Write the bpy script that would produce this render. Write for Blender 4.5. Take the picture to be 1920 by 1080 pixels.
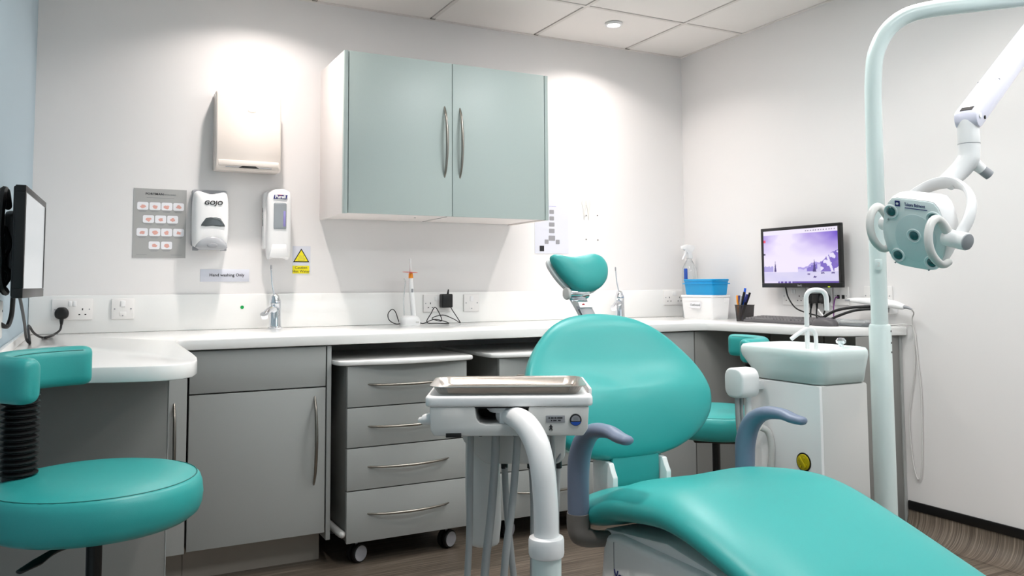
import bpy, bmesh, math, random
from mathutils import Vector, Matrix
PI = math.pi
random.seed(7)
S = bpy.context.scene
COL = S.collection
for o in list(bpy.data.objects):
    bpy.data.objects.remove(o)

# ------------------------------------------------------------------ camera
def make_camera():
    yaw, pit, rol = .4793, .0669, -.0057
    fw = Vector((math.sin(yaw)*math.cos(pit), math.cos(yaw)*math.cos(pit), math.sin(pit)))
    r = Vector((math.cos(yaw), -math.sin(yaw), 0)); u = r.cross(fw)
    R = r*math.cos(rol)+u*math.sin(rol); U = -r*math.sin(rol)+u*math.cos(rol)
    cd = bpy.data.cameras.new('camera'); cam = bpy.data.objects.new('camera', cd); COL.objects.link(cam)
    m = Matrix((R, U, -fw)).transposed().to_4x4(); m.translation = (0, 0, 1.06)
    cam.matrix_world = m
    cd.sensor_width = 36; cd.lens = 36*1537.8/1920
    cd.shift_y = -(540-431)/1920
    cd.clip_start = .02
    S.camera = cam
make_camera()

# ------------------------------------------------------------------ light, exposure
W_ = bpy.data.worlds.new('world'); S.world = W_; W_.use_nodes = True
W_.node_tree.nodes['Background'].inputs[0].default_value = (.80, .90, 1, 1)
W_.node_tree.nodes['Background'].inputs[1].default_value = 1.4
S.view_settings.view_transform = 'Standard'; S.view_settings.look = 'None'
S.view_settings.gamma = 1; S.view_settings.use_curve_mapping = False
S.view_settings.exposure = .58
SPOT_W, PANEL_S = 18.5, 12.5
SPOTS = [(.66, 3.44), (2.40, 3.46), (.66, 1.75), (2.40, 1.75)]
PANELS = [(1.831, 2.4), (1.231, .6), (2.431, .6)]
# photometry of the reflector downlights: bright core, wide soft spill
IES = bpy.data.texts.new('downlight.ies')
_va = [0, 8, 16, 24, 32, 40, 48, 54, 60, 65, 70, 90]
_cd = [1300, 1200, 900, 600, 410, 290, 215, 170, 120, 60, 0, 0]
IES.write('IESNA:LM-63-2002\nTILT=NONE\n1 1000 1 %d 1 1 2 0 0 0\n1 1 10\n%s\n0\n%s\n' % (len(_va), ' '.join(map(str, _va)), ' '.join(map(str, _cd))))
def spot(x, y, z, w=SPOT_W):
    l = bpy.data.lights.new('downlight_lamp', 'SPOT'); l.energy = w; l.color = (1, .915, .87)
    l.spot_size = math.radians(150); l.spot_blend = .1; l.shadow_soft_size = .03
    l.use_nodes = True; nt = l.node_tree; em = nt.nodes['Emission']
    n = nt.nodes.new('ShaderNodeTexIES'); n.mode = 'INTERNAL'; n.ies = IES; n.inputs['Strength'].default_value = .036
    nt.links.new(n.outputs['Fac'], em.inputs['Strength'])
    o = bpy.data.objects.new('downlight_lamp', l); COL.objects.link(o); o.location = (x, y, z)
    return o

# ------------------------------------------------------------------ materials
MATS = {}
def s2l(c):
    return tuple((v/12.92 if v <= .04045 else ((v+.055)/1.055)**2.4) for v in (k/255 for k in c))
def mat(name, rgb, rough=.5, metal=0, bump=0, bscale=200, spec=.5, emit=None, var=0, vscale=8, coat=0, trans=0, alpha=1, ior=1.45):
    m = bpy.data.materials.new(name); m.use_nodes = True
    nt = m.node_tree; b = nt.nodes['Principled BSDF']
    c = s2l(rgb)
    b.inputs['Base Color'].default_value = (*c, 1)
    b.inputs['Roughness'].default_value = rough; b.inputs['Metallic'].default_value = metal
    b.inputs['Specular IOR Level'].default_value = spec; b.inputs['IOR'].default_value = ior
    b.inputs['Coat Weight'].default_value = coat
    b.inputs['Transmission Weight'].default_value = trans; b.inputs['Alpha'].default_value = alpha
    if emit:
        b.inputs['Emission Color'].default_value = (*s2l(emit[0]), 1); b.inputs['Emission Strength'].default_value = emit[1]
    if bump or var:
        tc = nt.nodes.new('ShaderNodeTexCoord')
    if bump:
        n = nt.nodes.new('ShaderNodeTexNoise'); n.inputs['Scale'].default_value = bscale; n.inputs['Detail'].default_value = 3
        nt.links.new(tc.outputs['Object'], n.inputs['Vector'])
        bp = nt.nodes.new('ShaderNodeBump'); bp.inputs['Strength'].default_value = bump; bp.inputs['Distance'].default_value = .002
        nt.links.new(n.outputs['Fac'], bp.inputs['Height']); nt.links.new(bp.outputs['Normal'], b.inputs['Normal'])
    if var:
        n2 = nt.nodes.new('ShaderNodeTexNoise'); n2.inputs['Scale'].default_value = vscale; n2.inputs['Detail'].default_value = 4
        nt.links.new(tc.outputs['Object'], n2.inputs['Vector'])
        mx = nt.nodes.new('ShaderNodeMix'); mx.data_type = 'RGBA'
        mx.inputs[6].default_value = (*[v*(1-var) for v in c], 1); mx.inputs[7].default_value = (*[min(1, v*(1+var)) for v in c], 1)
        nt.links.new(n2.outputs['Fac'], mx.inputs[0]); nt.links.new(mx.outputs[2], b.inputs['Base Color'])
    MATS[name] = m
    return m
M_wall = mat('white_paint', (230, 228, 227), .7, bump=.06, bscale=350)
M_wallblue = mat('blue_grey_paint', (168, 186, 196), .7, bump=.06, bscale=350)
M_tile = mat('ceiling_tile', (238, 234, 230), .85, bump=.1, bscale=900)
M_grid = mat('grid_white', (222, 217, 212), .5)
M_gap = mat('grid_end_grey', (130, 126, 120), .7)  # darker grey of the small clips at the bar ends
M_teal = mat('teal_vinyl', (50, 160, 157), .36, bump=.10, bscale=900, var=.02, vscale=300)
M_tealdark = mat('teal_piping', (12, 104, 100), .5)
M_cabu = mat('light_tinted_laminate', (176, 189, 186), .42, var=.035, vscale=260)  # same laminate as the base units; greener tone from the light put into colour
M_cabl = mat('grey_laminate', (166, 169, 167), .42, var=.03, vscale=260)
M_cabd = mat('dark_and_shaded_laminate', (134, 134, 131), .5, var=.03, vscale=260)  # darker grey; on the knee space panels it carries their shade
M_cabw = mat('white_melamine', (232, 226, 223), .45)
M_work = mat('white_solid_surface', (240, 240, 238), .13, coat=.2)
M_white = mat('white_plastic', (236, 236, 236), .28)
M_ivory = mat('ivory_plastic', (222, 213, 205), .22)
M_sock = mat('socket_white', (233, 231, 229), .3)
M_grey = mat('grey_plastic', (150, 152, 156), .35)
M_lgrey = mat('light_grey_plastic', (210, 209, 206), .35)
M_pushbar = mat('grey_push_bar', (172, 174, 178), .2)
M_hose = mat('grey_hose', (158, 160, 160), .45)
M_enamel = mat('pale_green_enamel', (213, 226, 224), .22)
M_lilac = mat('pale_lilac_enamel', (222, 221, 236), .22)
M_lampface = mat('lamp_front_panel', (218, 230, 230), .25)
M_arm = mat('slate_blue_plastic', (112, 124, 146), .38)
M_taupe = mat('taupe_plastic', (112, 108, 104), .45)
M_chrome = mat('chrome', (225, 228, 232), .07, 1)
M_steel = mat('brushed_nickel', (152, 147, 139), .30, 1)
M_trayst = mat('stainless_steel', (214, 207, 200), .24, 1)
M_black = mat('black_plastic', (14, 14, 15), .35)
M_rubber = mat('black_rubber', (12, 12, 13), .5)
M_darkgap = mat('dark_cavity', (22, 22, 22), .7)
M_print = mat('black_print', (35, 35, 38), .6)
M_navy = mat('navy_print', (28, 38, 110), .5)
M_paper = mat('white_paper', (236, 236, 240), .6)
M_lamin = mat('laminated_white_card', (212, 214, 224), .2)
M_poster = mat('silver_grey_poster', (172, 172, 170), .18)
M_hand = mat('hand_print', (226, 172, 160), .6)
M_caption = mat('caption_print', (120, 124, 126), .6)
M_greyp = mat('grey_print', (146, 146, 150), .6)
M_yellow = mat('warning_yellow', (240, 226, 20), .4)
M_tapey = mat('yellow_cap', (190, 172, 10), .25)
M_green = mat('green_dot', (0, 158, 74), .4)
M_red = mat('red_dot', (220, 30, 30), .4)
M_blue = mat('bright_blue_plastic', (4, 148, 208), .35)
M_dblue = mat('dark_blue_plastic', (30, 78, 170), .35)
M_penblue = mat('pen_blue', (16, 92, 214), .3)
M_orange = mat('orange_plastic', (238, 150, 40), .35)
M_shield = mat('orange_shield', (236, 84, 48), .2, alpha=.92)
M_tooth = mat('tooth_sticker', (214, 213, 209), .35)
M_clear = mat('clear_plastic', (232, 238, 240), .06, trans=.85, alpha=.75)
M_smoke = mat('smoked_window', (78, 84, 86), .08, coat=.3)
M_refill = mat('refill_window', (146, 152, 156), .1)
M_violet = mat('violet_label', (150, 142, 204), .3)
M_purple = mat('purple_cable', (112, 46, 120), .4)
M_mesh = mat('black_mesh', (46, 40, 40), .5, alpha=.55)
M_kb = mat('keyboard_grey', (88, 86, 88), .45)
M_key = mat('key_grey', (128, 126, 127), .45)
M_lens = mat('teal_lamp_lens', (18, 74, 78), .08, coat=.5)
M_lampglow = mat('lamp_glow', (255, 248, 240), .4, emit=((255, 246, 238), 14))
M_panel = mat('panel_glow', (255, 255, 255), .4, emit=((250, 252, 252), PANEL_S))
M_screenoff = mat('pale_grey_screen', (60, 62, 62), .25, emit=((186, 190, 192), .62))
M_frame = mat('white_window_frame', (236, 236, 236), .4)
M_plinth = mat('brushed_plinth', (168, 160, 150), .4, metal=.15)
M_castor = mat('castor_grey', (176, 176, 182), .45)

def floor_material():
    m = bpy.data.materials.new('streaked_vinyl'); m.use_nodes = True
    nt = m.node_tree; b = nt.nodes['Principled BSDF']; b.inputs['Roughness'].default_value = .38
    g = nt.nodes.new('ShaderNodeNewGeometry'); mp = nt.nodes.new('ShaderNodeMapping')
    mp.inputs['Scale'].default_value = (1.4, 90, 1.4)
    n = nt.nodes.new('ShaderNodeTexNoise'); n.inputs['Scale'].default_value = 1.6; n.inputs['Detail'].default_value = 5; n.inputs['Roughness'].default_value = .6
    cr = nt.nodes.new('ShaderNodeValToRGB')
    e = cr.color_ramp.elements
    e[0].position = .30; e[0].color = (*s2l((62, 54, 47)), 1); e[1].position = .70; e[1].color = (*s2l((152, 140, 126)), 1)
    e2 = cr.color_ramp.elements.new(.5); e2.color = (*s2l((104, 93, 82)), 1)
    nt.links.new(g.outputs['Position'], mp.inputs['Vector']); nt.links.new(mp.outputs['Vector'], n.inputs['Vector'])
    nt.links.new(n.outputs['Fac'], cr.inputs['Fac']); nt.links.new(cr.outputs['Color'], b.inputs['Base Color'])
    return m
M_floor = floor_material()

def vcol_emit(name, strength):
    m = bpy.data.materials.new(name); m.use_nodes = True; nt = m.node_tree
    b = nt.nodes['Principled BSDF']; b.inputs['Base Color'].default_value = (.02, .02, .02, 1); b.inputs['Roughness'].default_value = .25
    a = nt.nodes.new('ShaderNodeVertexColor'); a.layer_name = 'picture'
    nt.links.new(a.outputs['Color'], b.inputs['Emission Color']); b.inputs['Emission Strength'].default_value = strength
    return m

# ------------------------------------------------------------------ mesh helpers
def BM(): return bmesh.new()
def wm(o):
    m = o.matrix_basis.copy()
    while o.parent:
        o = o.parent; m = o.matrix_basis @ m
    return m
def obj(name, bm, m, parent=None, world=False, sharp=38, smooth=True):
    if world and parent: bm.transform(wm(parent).inverted())
    bmesh.ops.recalc_face_normals(bm, faces=bm.faces[:])
    me = bpy.data.meshes.new(name); bm.to_mesh(me); bm.free()
    if m: me.materials.append(m)
    if smooth:
        for p in me.polygons: p.use_smooth = True
        me.set_sharp_from_angle(angle=math.radians(sharp))
    o = bpy.data.objects.new(name, me); COL.objects.link(o)
    if parent: o.parent = parent
    return o
def tag(o, label, cat, group=None):
    o['label'] = label; o['category'] = cat
    if group: o['group'] = group
    return o
def thing(name, label, cat, loc=(0, 0, 0), rotz=0, group=None):
    o = bpy.data.objects.new(name, None); COL.objects.link(o); o.empty_display_size = .05
    o.location = loc; o.rotation_euler = (0, 0, rotz)
    return tag(o, label, cat, group)
def struct(name, bm, m, parent=None, **k):
    o = obj(name, bm, m, parent, **k); o['kind'] = 'structure'; return o
def dup(root, loc, rotz=0, label=None, group=None):
    r = root.copy(); COL.objects.link(r); r.location = loc; r.rotation_euler = (0, 0, rotz)
    if label: r['label'] = label
    if group: r['group'] = group
    for ch in list(root.children):
        c = ch.copy(); COL.objects.link(c); c.parent = r
        for g in list(ch.children):
            d = g.copy(); COL.objects.link(d); d.parent = c
    return r
def bevel(bm, off, seg=2, ang=30, edges=None):
    if off <= 0: return
    es = [e for e in (edges or bm.edges) if len(e.link_faces) == 2 and e.calc_face_angle(0) > math.radians(ang)]
    bmesh.ops.bevel(bm, geom=es, offset=off, segments=seg, profile=.5, affect='EDGES', clamp_overlap=True)
def merge(bm, other, mx=None):
    if mx is not None: other.transform(mx)
    me = bpy.data.meshes.new('tmp'); other.to_mesh(me); other.free(); bm.from_mesh(me); bpy.data.meshes.remove(me)
def box(bm, x0, x1, y0, y1, z0, z1, bv=0, seg=2, mx=None):
    b = BM(); bmesh.ops.create_cube(b, size=1)
    for v in b.verts:
        v.co = ((x0+x1)/2+v.co.x*(x1-x0), (y0+y1)/2+v.co.y*(y1-y0), (z0+z1)/2+v.co.z*(z1-z0))
    bevel(b, bv, seg); merge(bm, b, mx); return bm
def bx(*a, **k): return box(BM(), *a, **k)
def loft(bm, rings, caps=True, closed=True, loop=False):
    vs = [[bm.verts.new(p) for p in r] for r in rings]
    n = len(rings[0]); rr = range(len(vs) if loop else len(vs)-1)
    for i in rr:
        a, b = vs[i], vs[(i+1) % len(vs)]
        for j in range(n if closed else n-1):
            k = (j+1) % n
            try: bm.faces.new((a[j], a[k], b[k], b[j]))
            except ValueError: pass
    if caps and not loop:
        bm.faces.new(vs[0]); bm.faces.new(vs[-1])
    return bm
def smooth_path(pts, n=6, closed=False):
    P = [Vector(p) for p in pts]; out = []
    N = len(P)
    for i in range(N if closed else N-1):
        p1, p2 = P[i], P[(i+1) % N]
        p0 = P[i-1] if (i or closed) else p1*2-p2
        p3 = P[(i+2) % N] if (closed or i+2 < N) else p2*2-p1
        for k in range(n):
            t = k/n
            out.append(.5*((2*p1)+(p2-p0)*t+(2*p0-5*p1+4*p2-p3)*t*t+(3*p1-p0-3*p2+p3)*t**3))
    if not closed: out.append(P[-1])
    return out
def tube(bm, pts, r, seg=12, n=6, caps=True, closed=False, flat=None, up=None, round_end=False):
    """r number or list along the control points; flat = second radius list (ellipse)."""
    P = smooth_path(pts, n, closed) if n > 1 else [Vector(p) for p in pts]
    m = len(pts)
    def val(a, i):
        if not isinstance(a, (list, tuple)): return a
        t = i/(len(P)-1)*(m-1) if not closed else i/len(P)*m
        k = min(int(t), m-2); f = t-k
        return a[k]*(1-f)+a[k+1]*f
    rings = []; nrm = Vector(up) if up else None
    for i, p in enumerate(P):
        if closed: t = (P[(i+1) % len(P)]-P[i-1]).normalized()
        else: t = (P[min(i+1, len(P)-1)]-P[max(i-1, 0)]).normalized()
        if nrm is None:
            nrm = t.orthogonal().normalized()
        nn = (nrm-t*nrm.dot(t))
        if nn.length < 1e-6: nn = t.orthogonal()
        nn.normalize()
        if not up: nrm = nn
        bb = t.cross(nn)
        ra = val(r, i); rb = val(flat, i) if flat is not None else ra
        rings.append((p, t, nn, bb, ra, rb))
    out = []
    def ring(p, nn, bb, ra, rb): return [p+nn*math.cos(2*PI*j/seg)*ra+bb*math.sin(2*PI*j/seg)*rb for j in range(seg)]
    if round_end and not closed:
        p, t, nn, bb, ra, rb = rings[0]; q = min(ra, rb)
        for a in (80, 55, 28): out.append(ring(p-t*q*math.sin(math.radians(a)), nn, bb, ra*math.cos(math.radians(a)), rb*math.cos(math.radians(a))))
    for p, t, nn, bb, ra, rb in rings: out.append(ring(p, nn, bb, ra, rb))
    if round_end and not closed:
        p, t, nn, bb, ra, rb = rings[-1]; q = min(ra, rb)
        for a in (28, 55, 80): out.append(ring(p+t*q*math.sin(math.radians(a)), nn, bb, ra*math.cos(math.radians(a)), rb*math.cos(math.radians(a))))
    return loft(bm, out, caps=caps, loop=closed)
def tb(*a, **k): return tube(BM(), *a, **k)
def lathe(bm, prof, seg=32, mx=None, caps=True):
    b = BM()
    loft(b, [[Vector((r*math.cos(2*PI*j/seg), r*math.sin(2*PI*j/seg), z)) for j in range(seg)] for r, z in prof], caps=caps)
    merge(bm, b, mx); return bm
def lt(*a, **k): return lathe(BM(), *a, **k)
def cyl(bm, p0, p1, r, seg=20, bv=0):
    p0, p1 = Vector(p0), Vector(p1); d = p1-p0; L = d.length
    mx = Matrix.Translation(p0) @ d.to_track_quat('Z', 'Y').to_matrix().to_4x4()
    prof = [(r, 0), (r, L)] if not bv else [(r-bv, 0), (r-bv*.3, bv*.3), (r, bv), (r, L-bv), (r-bv*.3, L-bv*.3), (r-bv, L)]
    return lathe(bm, prof, seg, mx)
def cy(*a, **k): return cyl(BM(), *a, **k)
def prism(bm, pts, d0, d1, axis='y', bv=0, seg=2, mx=None):
    """pts 2D; axis y: pts are (x,z); z: (x,y); x: (y,z)."""
    f = {'y': lambda a, b, d: (a, d, b), 'z': lambda a, b, d: (a, b, d), 'x': lambda a, b, d: (d, a, b)}[axis]
    b = BM(); loft(b, [[Vector(f(p[0], p[1], d)) for p in pts] for d in (d0, d1)])
    bmesh.ops.recalc_face_normals(b, faces=b.faces[:])
    bevel(b, bv, seg); merge(bm, b, mx); return bm
def pz(*a, **k): return prism(BM(), *a, **k)
def rrect(w, h, r, n=5, cx=0, cyy=0):
    out = []
    for (sx, sy, a0) in ((1, 1, 0), (-1, 1, 90), (-1, -1, 180), (1, -1, 270)):
        for k in range(n+1):
            a = math.radians(a0+90*k/n)
            out.append((cx+sx*(w/2-r)+r*math.cos(a), cyy+sy*(h/2-r)+r*math.sin(a)))
    return out
def spline2(pts, n=6):
    return [(p.x, p.y) for p in smooth_path([(a, b, 0) for a, b in pts], n, True)]
def pillow(bm, outline, tf, tb_, mx, warp=None, ex=3.0, center=None):
    """closed 2D outline inflated to both sides; local x,y outline, z front."""
    n = len(outline)
    c = center or (sum(p[0] for p in outline)/n, sum(p[1] for p in outline)/n)
    b = BM(); rings = []
    ss = [.02, .25, .5, .68, .8, .88, .94, .975, .993, 1]
    def ring(s, sgn, t):
        h = t*max(0, 1-s**ex)**(1/ex)*sgn
        r = []
        for p in outline:
            x = c[0]+(p[0]-c[0])*s; y = c[1]+(p[1]-c[1])*s
            r.append(Vector((x, y, h+(warp(x, y) if warp else 0))))
        return r
    for s in ss: rings.append(ring(s, 1, tf))
    for s in reversed(ss[:-1]): rings.append(ring(s, -1, tb_))
    loft(b, rings); merge(bm, b, mx); return bm
def frame(origin, xd, yd):
    x = Vector(xd).normalized(); y = Vector(yd); y = (y-x*y.dot(x)).normalized(); z = x.cross(y)
    m = Matrix((x, y, z)).transposed().to_4x4(); m.translation = origin; return m
RX90 = Matrix.Rotation(PI/2, 4, 'X')
def text(name, s, size, m, parent, mx, align='CENTER', ext=.0004, squeeze=1, shear=0, bold=0):
    cu = bpy.data.curves.new('tmp_text', 'FONT'); cu.body = s; cu.size = size; cu.align_x = align; cu.align_y = 'CENTER'
    cu.extrude = ext; cu.resolution_u = 3; cu.shear = shear; cu.offset = bold
    o = bpy.data.objects.new('tmp_text', cu); COL.objects.link(o)
    dg = bpy.context.evaluated_depsgraph_get(); dg.update()
    me = bpy.data.meshes.new_from_object(o.evaluated_get(dg))
    bpy.data.objects.remove(o); bpy.data.curves.remove(cu)
    b = BM(); b.from_mesh(me); bpy.data.meshes.remove(me)
    b.transform(mx @ Matrix.Scale(squeeze, 4, (1, 0, 0)))
    return obj(name, b, m, parent, smooth=False)
def front(x, y, z): return Matrix.Translation((x, y, z)) @ RX90       # text or pillow facing local -Y

# ------------------------------------------------------------------ room
XL, XR, YB, YR, ZC = -.20, 3.136, 3.825, -1.6, 2.408
struct('floor', bx(XL-.1, XR+.1, YR-.1, YB+.1, -.08, 0), M_floor)
struct('wall_back', bx(XL-.1, XR+.1, YB, YB+.1, 0, ZC+.1), M_wall)
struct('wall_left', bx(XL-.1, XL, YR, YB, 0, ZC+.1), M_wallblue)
struct('wall_right', bx(XR, XR+.1, YR, YB, 0, ZC+.1), M_wall)
wb = BM()
for a in ((XL, 1.1, 0, ZC+.1), (2.8, XR, 0, ZC+.1), (1.1, 2.8, 0, .95), (1.1, 2.8, 2.1, ZC+.1)):
    box(wb, a[0], a[1], YR-.1, YR, a[2], a[3])
struct('wall_rear', wb, M_wall)
wf = BM()
for a in ((1.1, 1.15, .95, 2.1), (2.75, 2.8, .95, 2.1), (1.15, 2.75, .95, 1.0), (1.15, 2.75, 2.05, 2.1), (1.93, 1.97, 1.0, 2.05)):
    box(wf, a[0], a[1], YR-.08, YR-.03, a[2], a[3], .004)
win = struct('window_1', wf, M_frame)
sl = BM()
for k in range(26):
    box(sl, 1.16, 2.74, YR-.025, YR+.005, 1.02+k*.04, 1.022+k*.04, mx=None)
so = obj('blind_slats', sl, M_frame, win); so['kind'] = 'stuff'
# suspended ceiling
ceil = struct('ceiling', bx(XL-.1, XR+.1, YR-.1, YB+.1, ZC+.03, ZC+.1), M_tile)
xj = [XL]+[x for x in [.931+.6*k for k in range(-1, 4)]]+[XR]
yj = [YB, 3.30]+[3.30-.6*k for k in range(1, 9)]+[YR]
tile_cache = {}
for i in range(len(xj)-1):
    for j in range(len(yj)-1):
        x0, x1, y1, y0 = xj[i], xj[i+1], yj[j], yj[j+1]
        if x1-x0 < .05 or y1-y0 < .05: continue
        cx_, cy_ = (x0+x1)/2, (y0+y1)/2
        if any(abs(cx_-p[0]) < .35 and abs(cy_-p[1]) < .35 and x1-x0 > .5 for p in PANELS): 
            pass
        key = (round(x1-x0, 3), round(y1-y0, 3))
        if key not in tile_cache:
            t = obj('ceiling_tile', bx(-(x1-x0)/2+.011, (x1-x0)/2-.011, -(y1-y0)/2+.011, (y1-y0)/2-.011, 0, .02, .002, 1), M_tile, ceil)
            tile_cache[key] = t
        else:
            t = tile_cache[key].copy(); COL.objects.link(t)
        t.location = (cx_, cy_, ZC+.004)
for x in xj[1:-1]:
    obj('grid_bar', bx(x-.009, x+.009, YR, YB, ZC, ZC+.03), M_grid, ceil)
for y in yj[1:-1]:
    obj('grid_bar', bx(XL, XR, y-.009, y+.009, ZC+.0005, ZC+.03), M_grid, ceil)
for k, x in enumerate(xj[1:-1]):
    obj('grid_clip', bx(x-.012, x+.012, YB-.03, YB-.008, ZC-.001, ZC+.01), M_gap, ceil)
struct('trim_1', bx(XL, XR, YB-.016, YB, ZC-.002, ZC+.012), M_grid)
struct('trim_2', bx(XR-.016, XR, YR, YB-.016, ZC-.002, ZC+.012), M_grid)
# coved skirting on the right wall
cove = [(XR, .10), (XR-.006, .10)]
for k in range(9):
    a = PI/2*k/8
    cove.append((XR-.095+.089*math.cos(a), .095-.095*math.sin(a)+.001))
cove.append((XR, .001))
sk = struct('baseboard_right', pz([(p[0], p[1]) for p in cove], YR, 2.383, 'y'), M_floor)
obj('capping_strip', bx(XR-.010, XR, YR, 2.383, .100, .138, .004), M_black, sk)

# ceiling lights
def downlight(x, y, label, w):
    t = thing('downlight', label, 'light', (x, y, ZC))
    lathe(bm := BM(), [(.030, .002), (.030, -.004), (.034, -.009), (.043, -.008), (.046, -.002), (.046, .002)], 28)
    obj('trim_ring', bm, M_white, t)
    obj('lamp_lens', lt([(.0005, -.002), (.029, -.002), (.029, -.0005), (.0005, -.0005)], 24), M_lampglow, t)
    l = spot(0, 0, -.02, w); l.parent = t
dl = ['round recessed downlight over the left end of the worktop', 'small round lit downlight in the white ceiling tile near the right corner',
      'round recessed downlight over the left stool', 'round recessed downlight over the chair lamp arm']
for (x, y), s, w in zip(SPOTS, dl, (SPOT_W, SPOT_W, SPOT_W, SPOT_W*.8)): downlight(x, y, s, w)
for k, (x, y) in enumerate(PANELS):
    t = thing('ceiling_light_panel', ['square lit ceiling panel over the reclining chair', 'square lit ceiling panel near the rear of the room, left', 'square lit ceiling panel near the rear of the room, right'][k], 'light', (x, y, ZC))
    fr = BM()
    for a in ((-.297, .297, -.297, -.285), (-.297, .297, .285, .297), (-.297, -.285, -.285, .285), (.285, .297, -.285, .285)):
        box(fr, *a, -.012, -.001)
    obj('frame', fr, M_white, t)
    obj('diffuser', bx(-.285, .285, -.285, .285, -.008, -.002), M_panel, t)

# ------------------------------------------------------------------ fitted furniture
WT = .872
def bow(p0, p1, out, depth=.030, r=.0066):
    """bow handle tube between two points, curving along vector out."""
    p0, p1, out = Vector(p0), Vector(p1), Vector(out)
    pts = []; rr = []
    for k in range(9):
        t = k/8
        pts.append(p0.lerp(p1, t)+out*(depth*math.sin(PI*t)**.75 - (.004 if k in (0, 8) else 0))); rr.append(r*(.55+.45*math.sin(PI*t)**.5))
    return tb(pts, rr, 10, 4, round_end=True)

WG = .0015
wk = [(XL+WG, YB-WG), (XR-WG, YB-WG), (XR-WG, 2.36), (3.06, 2.385), (2.95, 2.40), (2.87, 2.425), (2.80, 2.485), (2.755, 2.58), (2.735, 2.70), (2.715, 2.9), (2.69, 3.06),
      (2.67, 3.10), (2.64, 3.118), (2.60, 3.122), (.33, 3.122), (.30, 3.115), (.288, 3.10), (.282, 3.07), (.279, 2.8), (.276, 2.5), (.272, 2.36), (.262, 2.27), (.245, 2.205), (.218, 2.168),
      (.18, 2.150), (.14, 2.150), (.09, 2.163), (.0, 2.195), (-.1, 2.225), (XL+WG, 2.25)]
wtop = thing('worktop', 'glossy white U-shaped worktop with rounded ends and upstand along the walls', 'worktop', (1.5, 3.5, WT))
obj('top_slab', prism(BM(), wk, WT-.038, WT, 'z', .005, 2), M_work, wtop, world=True)
obj('upstand', bx(XL+WG, XR-WG, YB-.015, YB-.0005, WT, 1.0265, .003), M_work, wtop, world=True)

obj('upstand', bx(XL+WG, XL+.014, 2.26, YB-.016, WT, WT+.028, .002), M_work, wtop, world=True)

t = thing('base_cabinet', 'grey base cabinet with plain drawer front over one door, left of the drawer trolleys', 'cabinet', (.58, 3.15, 0))
obj('carcass', bx(.338, .828, 3.165, 3.72, .13, .830), M_cabd, t, world=True)
obj('drawer_front', bx(.338, .826, 3.142, 3.162, .678, .829, .0015), M_cabl, t, world=True)
d = obj('door', bx(.338, .826, 3.142, 3.162, .130, .673, .0015), M_cabl, t, world=True)
obj('handle', bow((.785, 3.140, .640), (.785, 3.140, .312), (0, -1, 0)), M_steel, d, world=True)
obj('end_panel', bx(.831, .848, 3.142, 3.72, .10, .829, .0015), M_cabl, t, world=True)
obj('plinth', bx(.338, .835, 3.255, 3.27, 0, .13), M_plinth, t, world=True)

t = thing('corner_cabinet', 'narrow grey corner cabinet half hidden by the panel under the rounded counter', 'cabinet', (.1, 3.2, 0))
obj('carcass', bx(XL+.005, .330, 3.165, 3.72, .13, .830), M_cabd, t, world=True)
d = obj('door', bx(.02, .331, 3.142, 3.162, .125, .829, .0015), M_cabl, t, world=True)
obj('handle', bow((.289, 3.140, .648), (.289, 3.140, .32), (0, -1, 0)), M_steel, d, world=True)
obj('plinth', bx(.02, .3365, 3.255, 3.27, 0, .13), M_plinth, t, world=True)

t = thing('counter_support_panel', 'wide grey panel under the rounded left counter, behind the left stool', 'panel', (0, 2.51, 0))
obj('panel', bx(XL+.002, .214, 2.50, 2.518, 0, .834, .001), M_cabd, t, world=True)
obj('edge_strip', bx(.2142, .2165, 2.4985, 2.5195, 0, .834), M_cabl, t, world=True)

t = thing('corner_base_cabinet', 'grey base cabinet at the right corner behind the reclining chair', 'cabinet', (2.4, 3.15, 0))
obj('carcass', bx(2.125, 3.13, 3.165, 3.72, .10, .830), M_cabd, t, world=True)
obj('door', bx(2.125, 2.622, 3.142, 3.162, .13, .829, .0015), M_cabl, t, world=True)
obj('filler_panel', bx(2.628, 3.13, 3.142, 3.162, .0, .829, .0015), M_cabd, t, world=True)  # darker than the door: knee space shade put into its colour
obj('plinth', bx(2.125, 2.63, 3.255, 3.27, 0, .13), M_plinth, t, world=True)
t = thing('knee_space_panel', 'grey panel closing the knee space below the right counter, darkened for the shade', 'panel', (3.12, 2.8, 0))
obj('panel', bx(3.118, 3.134, 2.80, 3.14, 0, .834), M_cabd, t, world=True)  # shade under the counter is part of this darker grey
obj('panel', bx(3.118, 3.134, 2.405, 2.792, 0, .834), M_cabd, t, world=True)
t = thing('counter_end_panel', 'tall grey panel carrying the end of the right counter, against the right wall', 'panel', (3.0, 2.39, 0))
obj('panel', bx(2.86, 3.118, 2.392, 2.40, 0, .834, .001), M_cabd, t, world=True)
obj('edge_strip', bx(3.1185, 3.134, 2.388, 2.402, 0, .834), M_cabl, t, world=True)

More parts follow.
